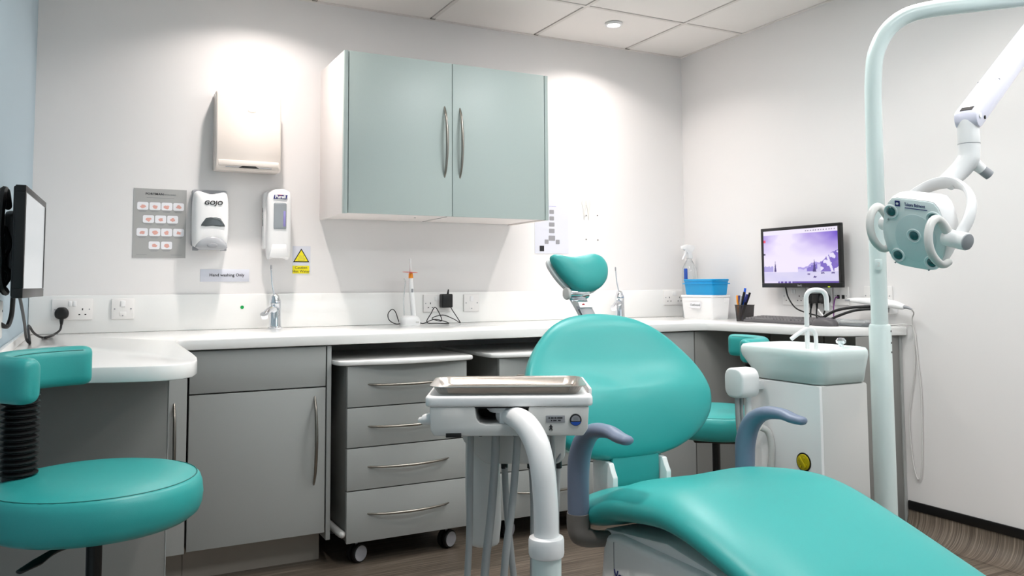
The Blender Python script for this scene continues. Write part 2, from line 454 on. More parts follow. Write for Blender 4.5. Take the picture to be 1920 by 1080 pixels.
# drawer trolleys
t = thing('drawer_trolley', 'grey four-drawer trolley with white top, right beside the base cabinet', 'drawer unit', (1.142, 3.35, 0), 0, 'drawer trolleys under the worktop')
obj('body', bx(.896, 1.388, 3.105, 3.60, .095, .755, .004), M_cabd, t, world=True)
top = [(.853, 3.62), (1.425, 3.62), (1.425, 3.11), (1.415, 3.075), (1.38, 3.062), (1.28, 3.048), (1.14, 3.036), (1.03, 3.043), (.97, 3.058), (.925, 3.066), (.885, 3.072), (.862, 3.09), (.853, 3.12)]
obj('top', prism(BM(), top, .756, .774, 'z', .006, 2), M_work, t, world=True)
for z0, z1 in ((.598, .753), (.446, .594), (.286, .442), (.092, .282)):
    d = obj('drawer', bx(.894, 1.390, 3.082, 3.103, z0, z1, .0018), M_cabl, t, world=True)
    zh = z1-.072 if z0 > .2 else z1-.088
    obj('handle', bow((.972, 3.082, zh), (1.314, 3.082, zh), (0, -1, -.12),   .030, .0052), M_steel, d, world=True)
obj('bumper', tb([(.882, 3.10, .125), (.878, 3.2, .125), (.878, 3.5, .125)], .014, 10, 2, round_end=True), M_lgrey, t, world=True)
for x, y in ((.955, 3.15), (1.33, 3.15), (.955, 3.54), (1.33, 3.54)):
    cd_ = Vector((.42, -.91, 0)).normalized(); cc = Vector((x, y, .036))
    b = BM()
    for dx in (-.014, .014): cyl(b, cc+cd_*(dx-.009), cc+cd_*(dx+.009), .036, 20, .006)
    c = obj('castor', b, M_rubber, t, world=True)
    b = BM()
    for dx in (-.024, .024): cyl(b, cc+cd_*(dx-.0012), cc+cd_*(dx+.0012), .029, 20)
    cyl(b, (x, y+.01, .05), (x, y+.01, .097), .008, 10)
    obj('castor_hub', b, M_castor, c, world=True)
dup(t, (1.142+.645, 3.35, 0), 0, 'second grey four-drawer trolley, behind the delivery unit and the reclining chair')

# wall cabinet
t = thing('wall_cabinet', 'grey two-door wall cabinet with white sides above the worktop', 'cabinet', (1.475, 3.825, 1.37))
cx0, cx1, cz0, cz1 = .969, 1.981, 1.370, 2.078
obj('side_panel', bx(cx0, cx0+.018, 3.445, YB, cz0, cz1, .001), M_cabw, t, world=True)
obj('side_panel', bx(cx1-.018, cx1, 3.445, YB, cz0, cz1, .001), M_cabw, t, world=True)
obj('front_edging', bx(cx0, cx0+.018, 3.4245, 3.4445, cz0, cz1, .0008), M_cabu, t, world=True)
obj('front_edging', bx(cx1-.018, cx1, 3.4245, 3.4445, cz0, cz1, .0008), M_cabu, t, world=True)
obj('carcass', bx(cx0+.0185, cx1-.0185, 3.485, 3.82, cz0+.006, cz1-.002), M_cabw, t, world=True)
for x0, x1, hx in ((cx0+.0215, 1.4735, 1.437), (1.4765, cx1-.0215, 1.513)):
    d = obj('door', bx(x0, x1, 3.4245, 3.4445, cz0+.002, cz1, .0012), M_cabu, t, world=True)
    obj('handle', bow((hx, 3.4235, 1.875), (hx, 3.4235, 1.548), (0, -1, 0)), M_steel, d, world=True)
obj('bottom_joint', bx(1.474, 1.476, 3.49, 3.80, cz0+.0035, cz0+.0062), M_cabl, t, world=True)
obj('screw_cap', cy((1.36, 3.60, cz0+.003), (1.36, 3.60, cz0+.0065), .005, 12), M_cabl, t, world=True)

# ------------------------------------------------------------------ things on the back wall
t = thing('paper_towel_dispenser', 'ivory paper towel dispenser high on the wall left of the wall cabinet', 'dispenser', (.627, YB, 1.567))
prof = [(0, .004), (0, .352), (-.078, .355), (-.09, .345), (-.104, .20), (-.110, .075), (-.104, .055), (-.106, .012), (-.096, 0.0)]
obj('cover', pz(prof, -.139, .139, 'x', .008, 3), M_ivory, t)
obj('lower_lip', bx(-.130, .130, -.1085, -.098, .018, .046, .006), M_ivory, t)
obj('paper_slot', bx(-.098, .098, -.1105, -.105, .013, .0165, .0005), M_grey, t)
obj('towel_opening', pz([(-.043, .012), (.043, .012), (.028, .021), (-.028, .021)], -.1115, -.104, 'y'), M_darkgap, t)
mx = frame((.012, -.0965, .272), (1, 0, 0), (0, .09, 1))
obj('oval_badge', pillow(BM(), [(.019*math.cos(2*PI*k/24), .0105*math.sin(2*PI*k/24)) for k in range(24)], .0022, .003, mx), M_ivory, t)

t = thing('soap_dispenser', 'white wall soap dispenser with dark window and grey push bar', 'dispenser', (.477, YB, 1.222))
obj('back_plate', bx(-.074, .074, -.03, 0, .012, .262, .01), M_grey, t)
ol = spline2([(-.070, .02), (-.074, .12), (-.071, .225), (-.058, .252), (-.03, .247), (0, .240), (.03, .246), (.058, .250), (.071, .222), (.075, .12), (.071, .02), (.05, .008), (0, .006), (-.05, .008)], 4)
obj('cover', pillow(BM(), ol, .070, .012, front(0, -.03, 0), None, 4.5), M_white, t)
w = [(-.050, .098), (-.046, .108), (-.030, .132), (-.012, .136), (.012, .136), (.030, .132), (.046, .108), (.050, .098), (.03, .0965), (0, .099), (-.03, .0965)]
obj('level_window', pillow(BM(), w, .006, .006, front(.006, -.0975, 0), None, 6), M_smoke, t)
pb = [(.066*math.cos(a)*1.0, .062*math.sin(a)) for a in [PI*k/16 for k in range(17)]]+[(-.05, -.012), (.05, -.012)]
obj('push_bar', pillow(BM(), [(p[0], p[1]*.85+.006) for p in pb], .034, .02, front(.004, -.070, 0), None, 3), M_pushbar, t)
obj('thumb_dimple', pillow(BM(), [(.022*math.cos(2*PI*k/20), .011*math.sin(2*PI*k/20)) for k in range(20)], .004, .004, front(.004, -.1035, .014)), M_grey, t)
for x in (-.058, .058): obj('foot_tab', bx(x-.012, x+.012, -.055, -.03, -.006, .012, .002), M_grey, t)
text('brand_lettering', 'GOJO', .025, M_print, t, front(.006, -.1004, .198), squeeze=1.15, shear=.15, bold=.0006, ext=.0012)

t = thing('sanitiser_dispenser', 'tall slim white hand sanitiser dispenser with tall grey window', 'dispenser', (.762, YB, 1.192))
obj('back_plate', pz([(-.058, .035), (-.058, .285), (-.045, .297), (.045, .297), (.056, .285), (.056, .035)], -.05, 0, 'y', .008), M_white, t)
ol = spline2([(-.05, .0), (-.053, .15), (-.053, .27), (-.035, .30), (0, .309), (.035, .302), (.053, .275), (.054, .15), (.05, .0), (.02, -.006), (-.02, -.006)], 4)
obj('cover', pillow(BM(), ol, .05, .006, front(.006, -.042, 0), None, 5), M_white, t)
obj('refill_window', pillow(BM(), rrect(.056, .118, .006, 3), .004, .004, front(.006, -.0915, .182), None, 8), M_refill, t)
obj('violet_panel', bx(.020, .030, -.0965, -.093, .135, .205, .001), M_violet, t)
obj('push_lever', pz([(-.04, .0), (-.026, .055), (.035, .055), (.046, .0), (.03, -.004), (-.03, -.004)], -.0945, -.08, 'y', .004), M_white, t)
lb = obj('logo_plate', pz([(-.030, -.0095), (-.026, .0085), (-.005, .010), (.032, .0085), (.027, -.0095), (.0, -.0078)], -.0945, -.0905, 'y', mx=Matrix.Translation((.006, 0, .268))), M_navy, t)
text('logo_lettering', 'Purell', .019, M_white, lb, front(.006, -.0949, .268), squeeze=1.05, bold=.0007)
obj('logo_accent', bx(-.004, .014, -.0951, -.0946, .2755, .2775), M_red, lb)
text('side_lettering', 'ADVANCED', .014, M_print, t, Matrix.Translation((-.0584, -.026, .18)) @ Matrix.Rotation(-PI/2, 4, 'Z') @ RX90 @ Matrix.Rotation(-PI/2, 4, 'Z'), squeeze=1.1, bold=.0004)

t = thing('hand_washing_poster', 'silver grey hand washing poster with thirteen small pictures, left of the soap dispenser', 'poster', (.279, YB, 1.184))
obj('sheet', bx(-.105, .105, -.0025, 0, 0, .297), M_poster, t)
text('heading', 'PORTMAN', .0135, M_print, t, front(-.024, -.0028, .274), squeeze=1.12, bold=.0002)
text('heading', 'DENTAL CARE', .008, M_caption, t, front(.032, -.0028, .273), squeeze=1.1)
obj('rule_line', bx(-.055, .055, -.0029, -.0025, .2575, .2585), M_caption, t)
capb = BM(); rnd = random.Random(3)
rows = [(.222, [-.069, -.021, .026, .073]), (.166, [-.046, .002, .050]), (.110, [-.069, -.020, .027, .075]), (.054, [-.021, .028])]
for z, xs in rows:
    for x in xs:
        tl = obj('picture_tile', prism(BM(), rrect(.044, .033, .006, 3, x, z), -.0032, -.0024, 'y'), M_paper, t)
        n = 11; a0 = rnd.random()*6
        hp = [(x+(.006+.0065*rnd.random())*1.15*math.cos(a0+2*PI*k/n), z-.002+(.004+.0065*rnd.random())*math.sin(a0+2*PI*k/n)) for k in range(n)]
        obj('hand_drawing', prism(BM(), hp, -.0036, -.003, 'y'), M_hand, tl)
        for q in range(2): box(capb, x-.018+.004*q, x+.016-.004*q, -.0029, -.0024, z-.0215-.004*q, z-.0205-.004*q)
for a in ((-.09, -.05, .013), (.045, .09, .0125)): box(capb, a[0], a[1], -.0029, -.0024, a[2], a[2]+.001)
o = obj('caption_lines', capb, M_caption, t); o['kind'] = 'stuff'

t = thing('hand_washing_sign', 'white card reading Hand washing Only above the left tap', 'sign', (.550, YB, 1.081))
obj('card', bx(-.104, .104, -.002, 0, 0, .055, .0005), M_lamin, t)
text('lettering', 'Hand washing Only', .0185, M_print, t, front(.008, -.0022, .029), squeeze=1.02, bold=.0003)

t = thing('hot_water_sign', 'small yellow triangle warning card reading Caution Hot Water', 'sign', (.886, YB, 1.118))
obj('clear_card', bx(-.040, .042, -.0015, 0, 0, .126), M_lamin, t)
tr = obj('warning_triangle', prism(BM(), [(-.038, .052), (.037, .052), (-.0005, .116)], -.0024, -.0014, 'y'), M_print, t)
obj('yellow_field', prism(BM(), [(-.031, .0562), (.030, .0562), (-.0005, .1075)], -.0029, -.002, 'y'), M_yellow, tr)
b = BM(); box(b, -.015, .014, -.0033, -.0027, .060, .0615)
for x in (-.015, .0125): box(b, x, x+.0015, -.0033, -.0027, .060, .071)
for x in (-.009, -.003, .003, .009): tube(b, [(x, -.003, .065), (x+.002, -.003, .071), (x-.002, -.003, .078), (x, -.003, .085)], .0006, 5, 3)
obj('steam_symbol', b, M_caption, tr)
yl = obj('yellow_label', bx(-.040, .037, -.0025, -.0012, .0, .036), M_yellow, t)
text('lettering', 'Caution', .0175, M_print, yl, front(-.001, -.0027, .0265))
text('lettering', 'Hot Water', .0175, M_print, yl, front(-.001, -.0027, .0095))

t = thing('flow_chart_sheet', 'white flow chart sheet with grey boxes, partly behind the wall cabinet', 'poster', (2.229, YB, 1.227))
obj('sheet', bx(-.105, .105, -.002, 0, 0, .292), M_lamin, t)
for x, z, w_, h_ in ((.0, .225, .028, .022), (0, .19, .028, .022), (0, .157, .034, .022), (.0, .122, .034, .024), (.0, .083, .040, .028), (-.033, .063, .024, .024), (.036, .063, .024, .024)):
    obj('chart_box', prism(BM(), rrect(w_, h_, .003, 2, x, z), -.0028, -.0015, 'y'), M_greyp, t)
obj('chart_key', bx(-.076, -.049, -.0028, -.0015, .012, .041), M_print, t)
obj('heading_line', bx(-.02, .028, -.0024, -.0018, .2545, .2565), M_violet, t)

for x, lab in ((2.437, 'white tooth-shaped wall sticker, left one of the pair'), (2.465, 'white tooth-shaped wall sticker, right one of the pair')):
    ol = spline2([(-.012, .105), (-.006, .112), (0, .108), (.006, .112), (.012, .104), (.012, .085), (.006, .05), (.003, .01), (-.001, .0), (-.004, .03), (-.006, .06), (-.013, .085)], 3)
    tag(obj('tooth_sticker', prism(BM(), [(x+p[0]*1.15, 1.415+p[1]) for p in ol], YB-.003, YB, 'y', .001), M_tooth), lab, 'sticker', 'tooth wall stickers')
for x, z, pos in ((2.451, 1.441, 'upper left'), (2.525, 1.443, 'upper right'), (2.449, 1.308, 'lower left'), (2.526, 1.306, 'lower right')):
    tag(obj('wall_screw', lt([(.0008, .003), (.0035, .002), (.0042, 0)], 10, Matrix.Translation((x, YB, z)) @ RX90), M_taupe), 'tiny brown screw head in the wall below the tooth stickers, %s' % pos, 'screw', 'screws in the back wall')
tag(obj('green_dot', cy((.623, YB-.0165, .967), (.623, YB-.015, .967), .0078, 24), M_green), 'small green dot sticker on the upstand left of the tap', 'sticker')
tag(obj('yellow_dot', cy((2.30, YB-.002, 1.095), (2.30, YB, 1.095), .006, 14), M_yellow), 'tiny yellow dot sticker on the wall beside the headrest', 'sticker')

# sockets and switches
def pin_holes(b, cx, z):
    box(b, cx-.002, cx+.002, -.0102, -.0085, z+.006, z+.014)
    for dx in (-.011, .011): box(b, cx+dx-.0032, cx+dx+.0032, -.0102, -.0085, z-.013, z-.009)
def socket(label, loc, rotz=0, double=True, group='mains sockets on the walls'):
    t = thing('mains_socket', label, 'socket', loc, rotz, group)
    w = .147 if double else .086
    obj('faceplate', bx(-w/2, w/2, -.0095, 0, -.043, .043, .003), M_sock, t)
    for s in ((-1, 1) if double else (1,)):
        cx = s*.037 if double else 0
        b = BM(); pin_holes(b, cx, -.010); obj('pin_holes', b, M_darkgap, t)
        obj('switch', bx(s*.008-.006, s*.008+.006, -.0125, -.009, .012, .034, .0015), M_white, t)
        obj('screw', cy((s*.062 if double else 0, -.0105, 0), (s*.062 if double else 0, -.009, 0), .0028, 10), M_grey, t)
    return t
def fused_switch(label, loc, rotz=0):
    t = thing('fused_switch', label, 'switch', loc, rotz, 'fused switches on the upstand')
    obj('faceplate', bx(-.043, .043, -.0095, 0, -.043, .043, .003), M_sock, t)
    obj('rocker', bx(-.009, .009, -.013, -.009, .008, .034, .002), M_white, t)
    obj('fuse_holder', bx(-.013, .013, -.0105, -.009, -.03, -.012, .002), M_sock, t)
    for x, z in ((-.031, 0), (.031, 0), (0, -.028)): obj('screw', cy((x, -.0112, z), (x, -.009, z), .003, 10), M_grey, t)
    return t
YS = YB-.015
socket('double mains socket with a black plug, at the left end of the upstand', (-.044, YS, .970))
fused_switch('white fused switch plate between the left socket and the tap', (.142, YS, .969))
socket('double mains socket with a black adapter, right of the curing light', (1.555, YS, .971))
fused_switch('white fused switch plate right of the socket with the black adapter', (1.742, YS, .970))
socket('double mains socket in the right corner, half behind the white box', (3.034, YS, .982))
RW = -PI/2
socket('double mains socket below the left end of the right monitor', (XR, 2.985, .996), RW)
socket('double mains socket with two black plugs, below the right monitor', (XR, 2.822, .994), RW)
t = thing('data_socket', 'white data socket with a purple cable below the right end of the monitor', 'socket', (XR, 2.697, 1.000), RW)
obj('faceplate', bx(-.043, .043, -.0095, 0, -.043, .043, .003), M_sock, t)
for x in (-.014, .014): obj('port', bx(x-.008, x+.008, -.0115, -.009, -.014, .004, .001), M_darkgap, t)
for x in (-.031, .031): obj('screw', cy((x, -.0105, 0), (x, -.009, 0), .0028, 10), M_grey, t)
socket('double mains socket right behind the lamp pole', (XR, 2.497, 1.002), RW)
t = thing('wall_connector_box', 'white connector box on the left wall beneath the monitor', 'socket', (XL, 2.262, .985), PI/2)
obj('body', bx(-.04, .035, -.028, 0, -.045, .045, .004), M_sock, t)
obj('screw', cy((.02, -.0295, .02), (.02, -.027, .02), .003, 10), M_grey, t)

def plug(label, loc, rotz=0, cat='plug'):
    t = thing('mains_plug', label, cat, loc, rotz, 'black plugs in sockets')
    ol = spline2([(-.024, -.012), (-.025, .008), (-.014, .023), (.0, .025), (.014, .023), (.025, .008), (.024, -.012), (.012, -.022), (-.012, -.022)], 3)
    obj('body', pillow(BM(), ol, .024, .010, front(0, -.010, 0), None, 5), M_black, t)
    obj('cord_grip', tb([(0, -.014, -.018), (0, -.015, -.032), (0, -.016, -.046)], [.0085, .007, .005], 10, 3), M_black, t)
    return t
plug('black mains plug in the far left socket', (-.081, YS-.0095, .955))
plug('black mains plug right under the monitor, left of the rinse tap', (XR-.0095, 2.862, .984), RW)
plug('black mains plug under the right end of the monitor', (XR-.0095, 2.778, .984), RW)
t = thing('power_adapter', 'square black power adapter plugged in right of the curing light', 'adapter', (1.592, YS-.0095, .961))
obj('body', bx(-.027, .030, -.042, 0, -.012, .056, .006, 3), M_black, t)
obj('cord_grip', tb([(.006, -.03, .054), (.008, -.03, .066), (.010, -.03, .078)], [.005, .004, .003], 10, 3), M_rubber, t)
t = thing('power_adapter', 'black block adapter in the middle below the right monitor', 'adapter', (XR-.0095, 2.822, .974), RW)
obj('body', bx(-.022, .022, -.035, 0, -.010, .036, .006, 3), M_black, t)
obj('cord_grip', tb([(0, -.02, -.008), (0, -.02, -.022), (0, -.02, -.034)], [.006, .005, .004], 10, 3), M_rubber, t)

# taps
def tap(label, loc, rz):
    t = thing('tap', label, 'tap', loc, rz, 'lever taps on the worktop')
    obj('body', tb([(0, 0, 0), (0, 0, .05), (0, 0, .09), (0, -.002, .118), (0, -.004, .135)], [.027, .025, .025, .026, .020], 24, 4, round_end=True), M_chrome, t)
    obj('base_ring', lt([(.0005, 0), (.031, 0), (.031, .006), (.027, .009), (.0005, .009)], 24), M_chrome, t)
    sp = obj('spout', tb([(0, -.01, .085), (-.004, -.055, .088), (-.010, -.095, .078), (-.014, -.118, .062)], [.016, .014, .013, .013], 18, 4), M_chrome, t)
    obj('aerator', lt([(.0005, -.008), (.011, -.010), (.016, -.006), (.017, .012), (.0005, .012)], 20, Matrix.Translation((-.0145, -.12, .060)) @ Matrix.Rotation(math.radians(35), 4, 'X')), M_chrome, sp)
    lv = obj('lever', tb([(0, -.006, .128), (-.003, -.01, .150), (-.012, -.014, .20), (-.017, -.014, .262)], [.006, .0042, .0035, .0032], 10, 4, round_end=True), M_chrome, t)
    obj('lever_tip', tb([(-.017, -.014, .262), (-.0175, -.014, .272), (-.0175, -.014, .279)], [.0034, .0040, .0036], 10, 2, round_end=True), M_grey, lv)
tap('chrome tap with a tall thin lever below the hand washing card', (.752, 3.73, WT), -.45)
tap('chrome tap with a tall thin lever, right of the headrest', (2.60, 3.73, WT), -.75)

# curing light
t = thing('curing_light', 'white curing light standing in its charging base with an orange shield', 'dental tool', (1.372, 3.70, WT))
obj('charging_base', pillow(BM(), rrect(.100, .070, .03, 5), .046, .0, Matrix.Identity(4), None, 3.5), M_white, t)
obj('base_label', bx(.018, .034, -.0352, -.030, .010, .018), M_lgrey, t)
h = obj('handpiece', tb([(.020, 0, .038), (.016, 0, .09), (.010, 0, .15), (.007, 0, .20), (.006, 0, .225)], [.012, .0125, .0115, .011, .010], 16, 4), M_white, t)
obj('button', bx(.004, .014, -.0135, -.010, .155, .172, .001), M_grey, h)
obj('orange_collar', tb([(.006, 0, .222), (.005, 0, .246)], [.0115, .010], 16, 1), M_orange, h)
obj('light_shield', pillow(BM(), [(.038*math.cos(2*PI*k/28), .028*math.sin(2*PI*k/28)) for k in range(28)], .002, .002, Matrix.Translation((.0, -.004, .250)) @ Matrix.Rotation(.06, 4, 'Y')), M_shield, t)
obj('light_tip', tb([(.005, 0, .25), (.003, 0, .28), (.001, -.003, .312)], [.0065, .0055, .0048], 12, 3, round_end=True), M_white, t)
obj('cradle_arm', tb([(-.022, .012, .038), (-.026, .012, .12), (-.018, .012, .20), (-.024, .012, .222)], [.004, .003, .003, .002], 8, 4), M_clear, t)
def cable(label, pts, r, m, n=6, cat='cable', name='cable', seg=8):
    o = obj(name, tb(pts, r, seg, n, round_end=True), m); return tag(o, label, cat)
z = WT+.003
cable('thin black cable looping left of the curing light base', [(1.335, 3.70, z+.006), (1.30, 3.69, z+.005), (1.272, 3.70, z+.022), (1.268, 3.71, z+.05), (1.29, 3.72, z+.072), (1.315, 3.74, z+.06), (1.335, 3.755, z+.02), (1.345, 3.76, z)], .0022, M_rubber, name='charger_cable')
cable('thin black adapter cable tangled on the worktop right of the curing light', [(1.425, 3.70, z+.006), (1.445, 3.70, z+.004), (1.50, 3.71, z+.02), (1.545, 3.70, z+.012), (1.57, 3.69, z), (1.52, 3.70, z+.002), (1.46, 3.70, z+.008), (1.49, 3.72, z+.05), (1.512, 3.73, z+.078), (1.53, 3.73, z+.06), (1.545, 3.72, z+.012), (1.49, 3.71, z+.026), (1.55, 3.72, z+.04), (1.61, 3.73, z+.02), (1.650, 3.74, z), (1.645, 3.74, z+.012), (1.615, 3.765, z+.07), (1.598, 3.775, z+.11), (1.602, 3.77, 1.0), (1.602, 3.77, 1.037)], .0022, M_rubber, name='charger_cable')

# ------------------------------------------------------------------ right counter: boxes, bottle, pens, keyboard, mouse
def crate(name, label, cat, x0, x1, y0, y1, z0, z1, taper, m, lid):
    t = thing(name, label, cat, ((x0+x1)/2, (y0+y1)/2, z0))
    w, d, h = x1-x0, y1-y0, z1-z0
    b = BM()
    secs = [(0, taper, 0), (.006, taper-.002, 0), (h-.012, 0, 0)]
    rings = [[Vector((p[0], p[1], z)) for p in rrect(w-2*tp, d-2*tp, .010, 4)] for z, tp, _ in secs]
    loft(b, rings); obj('tub', b, m, t)
    obj('lid', prism(BM(), rrect(w+.006, d+.006, .012, 4), h-.0115, h, 'z', .003), m, t)
    return t
t = crate('storage_box', 'white plastic storage box with a printed label, under the blue box', 'box', 2.92, 3.048, 3.35, 3.60, WT, WT+.127, .010, M_white, True)
obj('lid_clip', bx(.02, .04, -.1285, -.1255, .09, .112, .001), M_white, t)
lb = obj('paper_label', bx(-.0640, -.0605, -.04, .045, .064, .096, mx=Matrix.Rotation(-.085, 4, 'Y')), M_paper, t)
mxl = Matrix.Rotation(-.085, 4, 'Y') @ Matrix.Translation((-.0645, .0, .080)) @ Matrix.Rotation(-PI/2, 4, 'Z') @ RX90
text('lettering', 'Outbound', .019, M_caption, lb, mxl)
t = crate('lidded_box', 'bright blue lidded plastic box on top of the white storage box', 'box', 2.93, 3.045, 3.355, 3.588, WT+.1275, WT+.1275+.086, .008, M_blue, True)
obj('lid_rib', bx(-.0625, .0625, -.1215, .1215, .058, .064, .002), M_blue, t)
t = thing('spray_bottle', 'white trigger spray bottle behind the blue box in the corner', 'bottle', (3.065, 3.70, WT))
obj('body', lt([(.0005, 0), (.040, 0), (.043, .01), (.043, .24), (.038, .28), (.024, .31), (.015, .325), (.015, .335), (.0005, .335)], 24), M_clear, t)
hd = obj('spray_head', pz([(-.010, .33), (.018, .33), (.016, .365), (.034, .385), (.030, .405), (-.02, .412), (-.052, .402), (-.052, .386), (-.03, .380), (-.014, .36)], -.012, .012, 'y', .004), M_white, t)
obj('trigger', pz([(-.030, .383), (-.018, .381), (-.026, .35), (-.044, .325), (-.050, .328), (-.036, .352)], -.006, .006, 'y', .002), M_white, hd)
obj('blue_tag', bx(-.050, -.040, -.034, -.010, .205, .275, .004, mx=Matrix.Rotation(.0, 4, 'Y')), M_dblue, t)

t = thing('pen_pot', 'black mesh pen pot holding pens beside the keyboard', 'pen holder', (2.935, 3.125, WT))
b = BM()
loft(b, [[Vector((p[0], p[1], z)) for p in rrect(w, w, .008, 3)] for z, w in ((0, .062), (.080, .072))], caps=False)
loft(b, [[Vector((p[0], p[1], z)) for p in rrect(w, w, .008, 3)] for z, w in ((.080, .070), (.002, .060))], caps=False)
obj('mesh_wall', b, M_mesh, t)
obj('rim', tb([(p[0], p[1], .080) for p in rrect(.072, .072, .008, 3)], .0018, 8, 1, closed=True), M_black, t)
obj('base', prism(BM(), rrect(.062, .062, .008, 3), 0, .003, 'z'), M_black, t)
pens = [('orange pencil at the left in the pen pot', M_orange, (-.02, .02, .006), (-.016, .034, .128), None),
        ('bright blue pen standing tallest in the pen pot', M_penblue, (-.012, .012, .006), (-.004, -.012, .165), None),
        ('black pen with a blue cap, left of the bright blue pen', M_black, (-.02, .008, .006), (-.02, .014, .128), M_navy),
        ('black pen leaning furthest right in the pen pot', M_black, (-.006, .022, .006), (-.004, -.044, .142), None),
        ('black pen in front of the bright blue pen in the pen pot', M_black, (-.022, .024, .006), (-.024, -.026, .146), None),
        ('black pen with a navy cap leaning right in the pen pot', M_black, (-.014, .016, .006), (-.014, -.036, .134), M_navy),
        ('thin grey pen leaning to the right in the pen pot', M_grey, (-.026, .016, .006), (-.027, -.008, .125), None)]
for lab, m, p0, p1, ex in pens:
    a = Vector((2.935, 3.125, WT)); p0 = Vector(p0); p1 = Vector(p1)
    t = thing('pen', lab, 'pen', a+p0, 0, 'black pens leaning in the pot' if ex == 'g' else None)
    dv = p1-p0
    obj('barrel', cy((0, 0, 0), dv*.72, .0048, 10), m, t)
    obj('cap', cy(dv*.70, dv, .0058, 10, .001), ex if ex not in (None, 'g') else m, t)

t = thing('keyboard', 'dark grey computer keyboard below the right monitor', 'keyboard', (2.945, 2.86, WT), RW)
obj('case', pz([(-.068, .0), (.068, 0), (.068, .022), (.05, .024), (-.06, .015), (-.068, .011)], -.215, .215, 'x', .003, mx=Matrix.Identity(4)), M_kb, t)
kb = BM(); lp = BM()
for r in range(6):
    y = -.050+r*.0185+(.006 if r == 5 else 0); zz = .0165+r*.0016
    for c in range(20):
        x = -.20+c*.0208+((.004 if c > 13 else 0))
        if r == 0 and 3 <= c <= 8: continue
        box(kb, x-.0085, x+.0085, y-.008, y+.008, zz-.003, zz+.005)
box(kb, -.20+3*.0208-.0085, -.20+8*.0208+.0085, -.058, -.042, .0135, .0215)
o = obj('keys', kb, M_key, t, smooth=False); o['kind'] = 'stuff'
t = thing('computer_mouse', 'dark grey computer mouse on the right counter behind the rinse tap', 'mouse', (2.89, 2.585, WT), RW)
ol = spline2([(-.062, 0), (-.05, .026), (-.01, .031), (.03, .033), (.058, .022), (.064, 0), (.058, -.022), (.03, -.033), (-.01, -.031), (-.05, -.026)], 3)
obj('shell', pillow(BM(), ol, .036, .001, Matrix.Translation((0, 0, .001)), None, 2.4), M_kb, t)
obj('scroll_wheel', cy((-.035, -.004, .029), (-.035, .004, .029), .008, 14), M_black, t)
obj('button_split', bx(-.060, -.045, -.0008, .0008, .0205, .0265), M_black, t)

# monitors
def monitor_base(t, w, h, th=.018):
    fr = BM()
    for a in ((-w/2, w/2, -h/2, -h/2+.022), (-w/2, w/2, h/2-.015, h/2), (-w/2, -w/2+.015, -h/2+.022, h/2-.015), (w/2-.015, w/2, -h/2+.022, h/2-.015)):
        box(fr, a[0], a[1], -.003, th, a[2], a[3], .0015)
    obj('bezel', fr, M_black, t)
    obj('rear_shell', pz(rrect(w-.004, h-.004, .006, 3),   .002, .022, 'y', .006), M_black, t)
    obj('rear_housing', pz(rrect(w*.6, h*.6, .02, 3), .020, .05, 'y', .008), M_black, t)
def noise2(x, y):
    v = 0; a = .5
    for k in range(4):
        v += a*(math.sin(x*(3.1+2.3*k)+1.7*k+1.3*math.sin(y*(2.2+k)))*math.cos(y*(3.7+1.9*k)+.8*k+math.sin(x*2.1*k))); a *= .55
    return v
def wallpaper(u, v):
    """u left-right, v bottom-top, 0..1 -> rgb 0..1 display colours of a lilac snow scene."""
    if v > .915: return (.93, .90, .97) if not (.58 < u < .97 and abs(v-.955) < .012 and int(u*60) % 2) else (.55, .53, .62)
    if v < .035:
        if u < .20: return (.90, .86, .98)
        return (.80, .76, .95) if (int(u*55) % 3 == 0 and u < .42) else (.36, .26, .62)
    if u < .03 and abs(v-.80) < .02: return (.9, .25, .4)
    if u < .025 and abs(v-.55) < .02: return (.2, .2, .3)
    g = .5+.5*noise2(u*4, v*4)
    top = max(0, (v-.45))/.5
    dark = min(1, max(0, abs(u-.32)*1.5-.12+.30*(g-.5))*top*1.25)
    c = [.93-.52*dark, .89-.60*dark, .985-.22*dark]
    hill = .28+.02*math.sin(u*30)
    if u > .50: hill += max(0, (u-.50))*.42
    if u > .78: hill = max(hill, .30+(.28*math.sin(min(1, (u-.74)/.27)*PI/2)))
    hill += .012*noise2(u*30, 1)
    if v < hill and v > .20 and u > .48:
        nn = noise2(u*9, v*7)
        if u > .775:
            c = [.90, .87, .97] if (nn > .22 or .875 < u+.22*(v-.35) < .905) else [.46-.08*nn, .37-.08*nn, .75]
        else:
            c = [.50, .43, .78] if (.595 < u < .73 and .215 < v < .30+.5*(u-.60) and nn < .25) else [.80, .77, .93]
            if v > hill-.035: c = [.66, .60, .87]
    if v <= .20: c = [.80+.05*g, .78+.05*g, .93]
    if u < .14 and .22 < v < .32+.03*noise2(u*40, 2): c = [.66, .62, .86]
    for tu, tv, th, tw in ((.165, .215, .20, .020), (.695, .20, .24, .026)):
        if tv < v < tv+th:
            k = 1-(v-tv)/th
            if abs(u-tu) < tw*k*(.55+.45*abs(math.sin(v*140))): c = [.24, .17, .45]
    for tu, tv in ((.62, .165), (.70, .11), (.80, .18), (.93, .18)):
        if abs(u-tu) < .02 and abs(v-tv) < .012*(1+noise2(u*80, v*40)): c = [.28, .20, .5]
    return c
t = thing('monitor', 'black wall monitor showing a lilac snow scene above the right counter', 'monitor', (3.062, 2.880, 1.188), RW)
MW, MH = .496, .298
monitor_base(t, MW, MH)
b = BM(); nx, ny = 170, 100
x0, x1, z0, z1 = -MW/2+.014, MW/2-.014, -MH/2+.021, MH/2-.014
g = [[b.verts.new((x0+(x1-x0)*i/nx, -.0005, z0+(z1-z0)*j/ny)) for i in range(nx+1)] for j in range(ny+1)]
